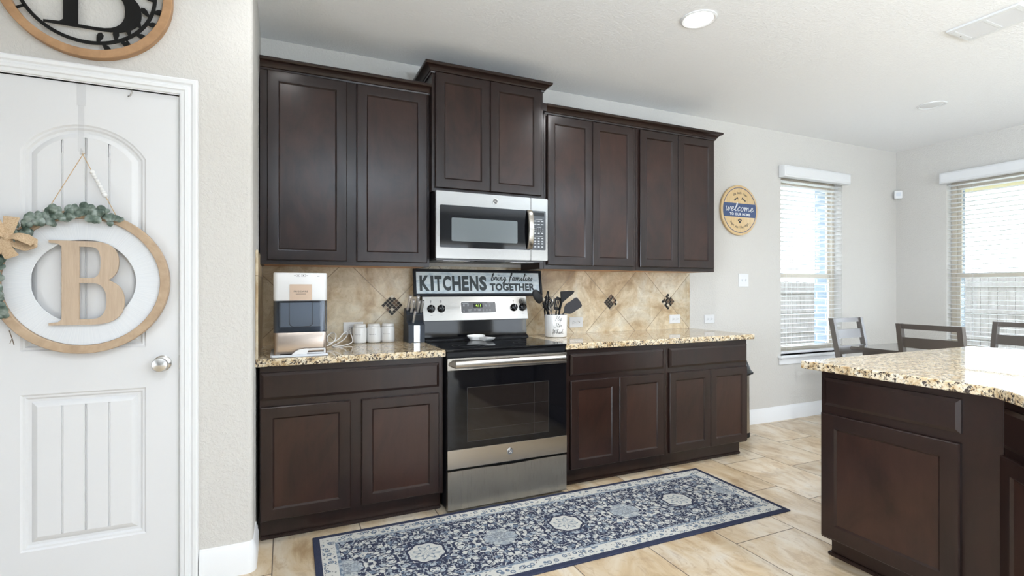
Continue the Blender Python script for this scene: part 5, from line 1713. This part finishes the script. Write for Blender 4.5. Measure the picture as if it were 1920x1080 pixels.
# border band
pb = voro(v, 30)
pbs = voro(v, 62)
bc = mixc(m, mth(m, 'MULTIPLY', step(pb.outputs['Distance'], .40), mth(m, 'GREATER_THAN', pb.outputs['Distance'], .22)), CREAM, STEELB)
bc = mixc(m, step(pb.outputs['Distance'], .12), bc, NAVY)
bc = mixc(m, mth(m, 'MULTIPLY', step(pbs.outputs['Distance'], .27), .75), bc, NAVY)
inb = step(dist, .098)
col = mixc(m, step(dist, .112), col, mixc(m, mth(m, 'GREATER_THAN', fz, .5), STEELB, PALE))
col = mixc(m, inb, col, CREAM)
col = mixc(m, step(dist, .094), col, bc)
col = mixc(m, step(dist, .036), col, CREAM)
col = mixc(m, step(dist, .031), col, NAVY)
weave = noise(m, v, 900, 1)
col = mixc(m, .07, col, cramp(m, weave, [(.3, (.02, .03, .07)), (.7, (.6, .58, .55))]))
setc(m, col)
bump(m, weave, .25, .002)
rg.data.materials.clear(); rg.data.materials.append(m)

# ------------------------------------------------------------------ dining table and chairs
t = thing('dining_table', 'dark grey-brown wooden dining table in the corner between the windows', 'table', (5.02, -1.22, 0))
b = MB(); b.box(4.665, 5.385, -1.90, -.520, .722, .750, .006); build('tabletop', b, M['table'], t)
b = MB(); b.box(4.74, 5.31, -1.83, -.585, .655, .7215, .002); build('apron', b, M['chair'], t)
for (x, y) in ((4.70, -.865), (5.345, -.865), (4.70, -1.70), (5.345, -1.70)):
    b = MB(); b.box(x - .03, x + .03, y - .03, y + .03, .0008, .7215, .004); build('leg', b, M['chair'], t)


def make_chair(label):
    t = thing('dining_chair', label, 'chair', (0, 0, 0), 'ladder-back dining chairs')
    W = .2135
    def back(z): return -.185 - .105 * max(0, (z - .44) / .545)
    for s in (-1, 1):
        b = MB()
        lp = []
        for z_ in (.0008, .25, .44, .60, .80, .985):
            y = back(z_) if z_ > .44 else -.185 - .03 * (1 - z_ / .44)
            w = .033; dpt = .046 if z_ > .3 else .038
            xo = s * (W - w / 2)
            lp.append([(xo - w / 2, y - dpt / 2, z_), (xo + w / 2, y - dpt / 2, z_), (xo + w / 2, y + dpt / 2, z_), (xo - w / 2, y + dpt / 2, z_)])
        b.loft(lp); build('back_post', b, M['chair'], t)
    for (z0, z1) in ((.945, .984), (.800, .880), (.660, .735)):
        b = MB(); lp = []
        for i in range(9):
            u = i / 8; x = -(W - .0325) + 2 * (W - .0325) * u; bow = -.010 * math.sin(PI * u)
            lp.append([(x, back(z0) - .010 + bow, z0), (x, back(z0) + .010 + bow, z0), (x, back(z1) + .010 + bow, z1), (x, back(z1) - .010 + bow, z1)])
        b.loft(lp); build('slat' if z1 < .9 else 'top_rail', b, M['chair'], t, angle=.7)
    b = MB(); b.box(-.205, .205, -.160, .190, .432, .462, .008); build('seat', b, M['chair'], t)
    for s in (-1, 1):
        b = MB(); b.loft([[(s * .185 + a * k, .165 + c * k, z_) for a, c in ((-1, -1), (1, -1), (1, 1), (-1, 1))] for z_, k in ((.0008, .014), (.4315, .020))]); build('front_leg', b, M['chair'], t)
        b = MB(); b.box(s * .190 - .009, s * .190 + .009, -.165, .144, .20, .235); build('stretcher', b, M['chair'], t)
    return t


c1 = make_chair('ladder-back dining chair in front of the narrow window, its slats shining pale blue')
dup(c1, (4.795, -1.20, 0), -PI / 2, 'ladder-back dining chair with its back turned, between the other two chairs')
dup(c1, (5.215, -1.385, 0), PI / 2, 'ladder-back dining chair before the wide window, cut by the right picture edge')
c1.location = (4.905, -.622, 0); c1.rotation_euler = (0, 0, PI)

# ------------------------------------------------------------------ outdoors
b = MB(); b.box(-6, 30, .30, 30, -.4, -.15); b.box(6.6, 30, -20, .30, -.4, -.15)
o = struct('ground', b, M['lawn'])
def fence(x0, y0, x1, y1, h, label):
    L = math.hypot(x1 - x0, y1 - y0); n = int(L / .145)
    FF = frame((x0, y0, -.149), ((x1 - x0) / L, (y1 - y0) / L, 0), (0, 0, 1), (-(y1 - y0) / L * -1, -(x1 - x0) / L, 0))
    b = MB(FF)
    rg_ = random.Random(2)
    for k in range(n):
        b.box(k * .145, k * .145 + .138, 0.001, h + rg_.uniform(-.012, .012), 0, .018)
    t = thing('wooden_fence', label, 'fence', (x0, y0, -.149))
    build('boards', b, M['fence'], t)
    b = MB(FF)
    for z_ in (.3, h / 2, h - .3): b.box(0, L, z_, z_ + .09, .019, .055)
    build('rail', b, M['fence'], t)
fence(-2, 5.5, 26, 5.5, 1.58, 'grey wooden fence outside, seen through the narrow window')
fence(14, 5.3, 14, -18, 1.75, 'grey wooden fence outside, seen through the wide window')
b = MB(); b.box(XL - .3, XR + .28, YB - .4, .30, H + .125, 7.4)  # unseen mass added over the house to shade the fence
o = struct('wall_added_shade_block', b, M['brick'])
b = MB(); b.box(XR + .29, 9.0, -5, 1.0, 2.62, 2.74)
o = struct('trim_5', b, M['soffit'])
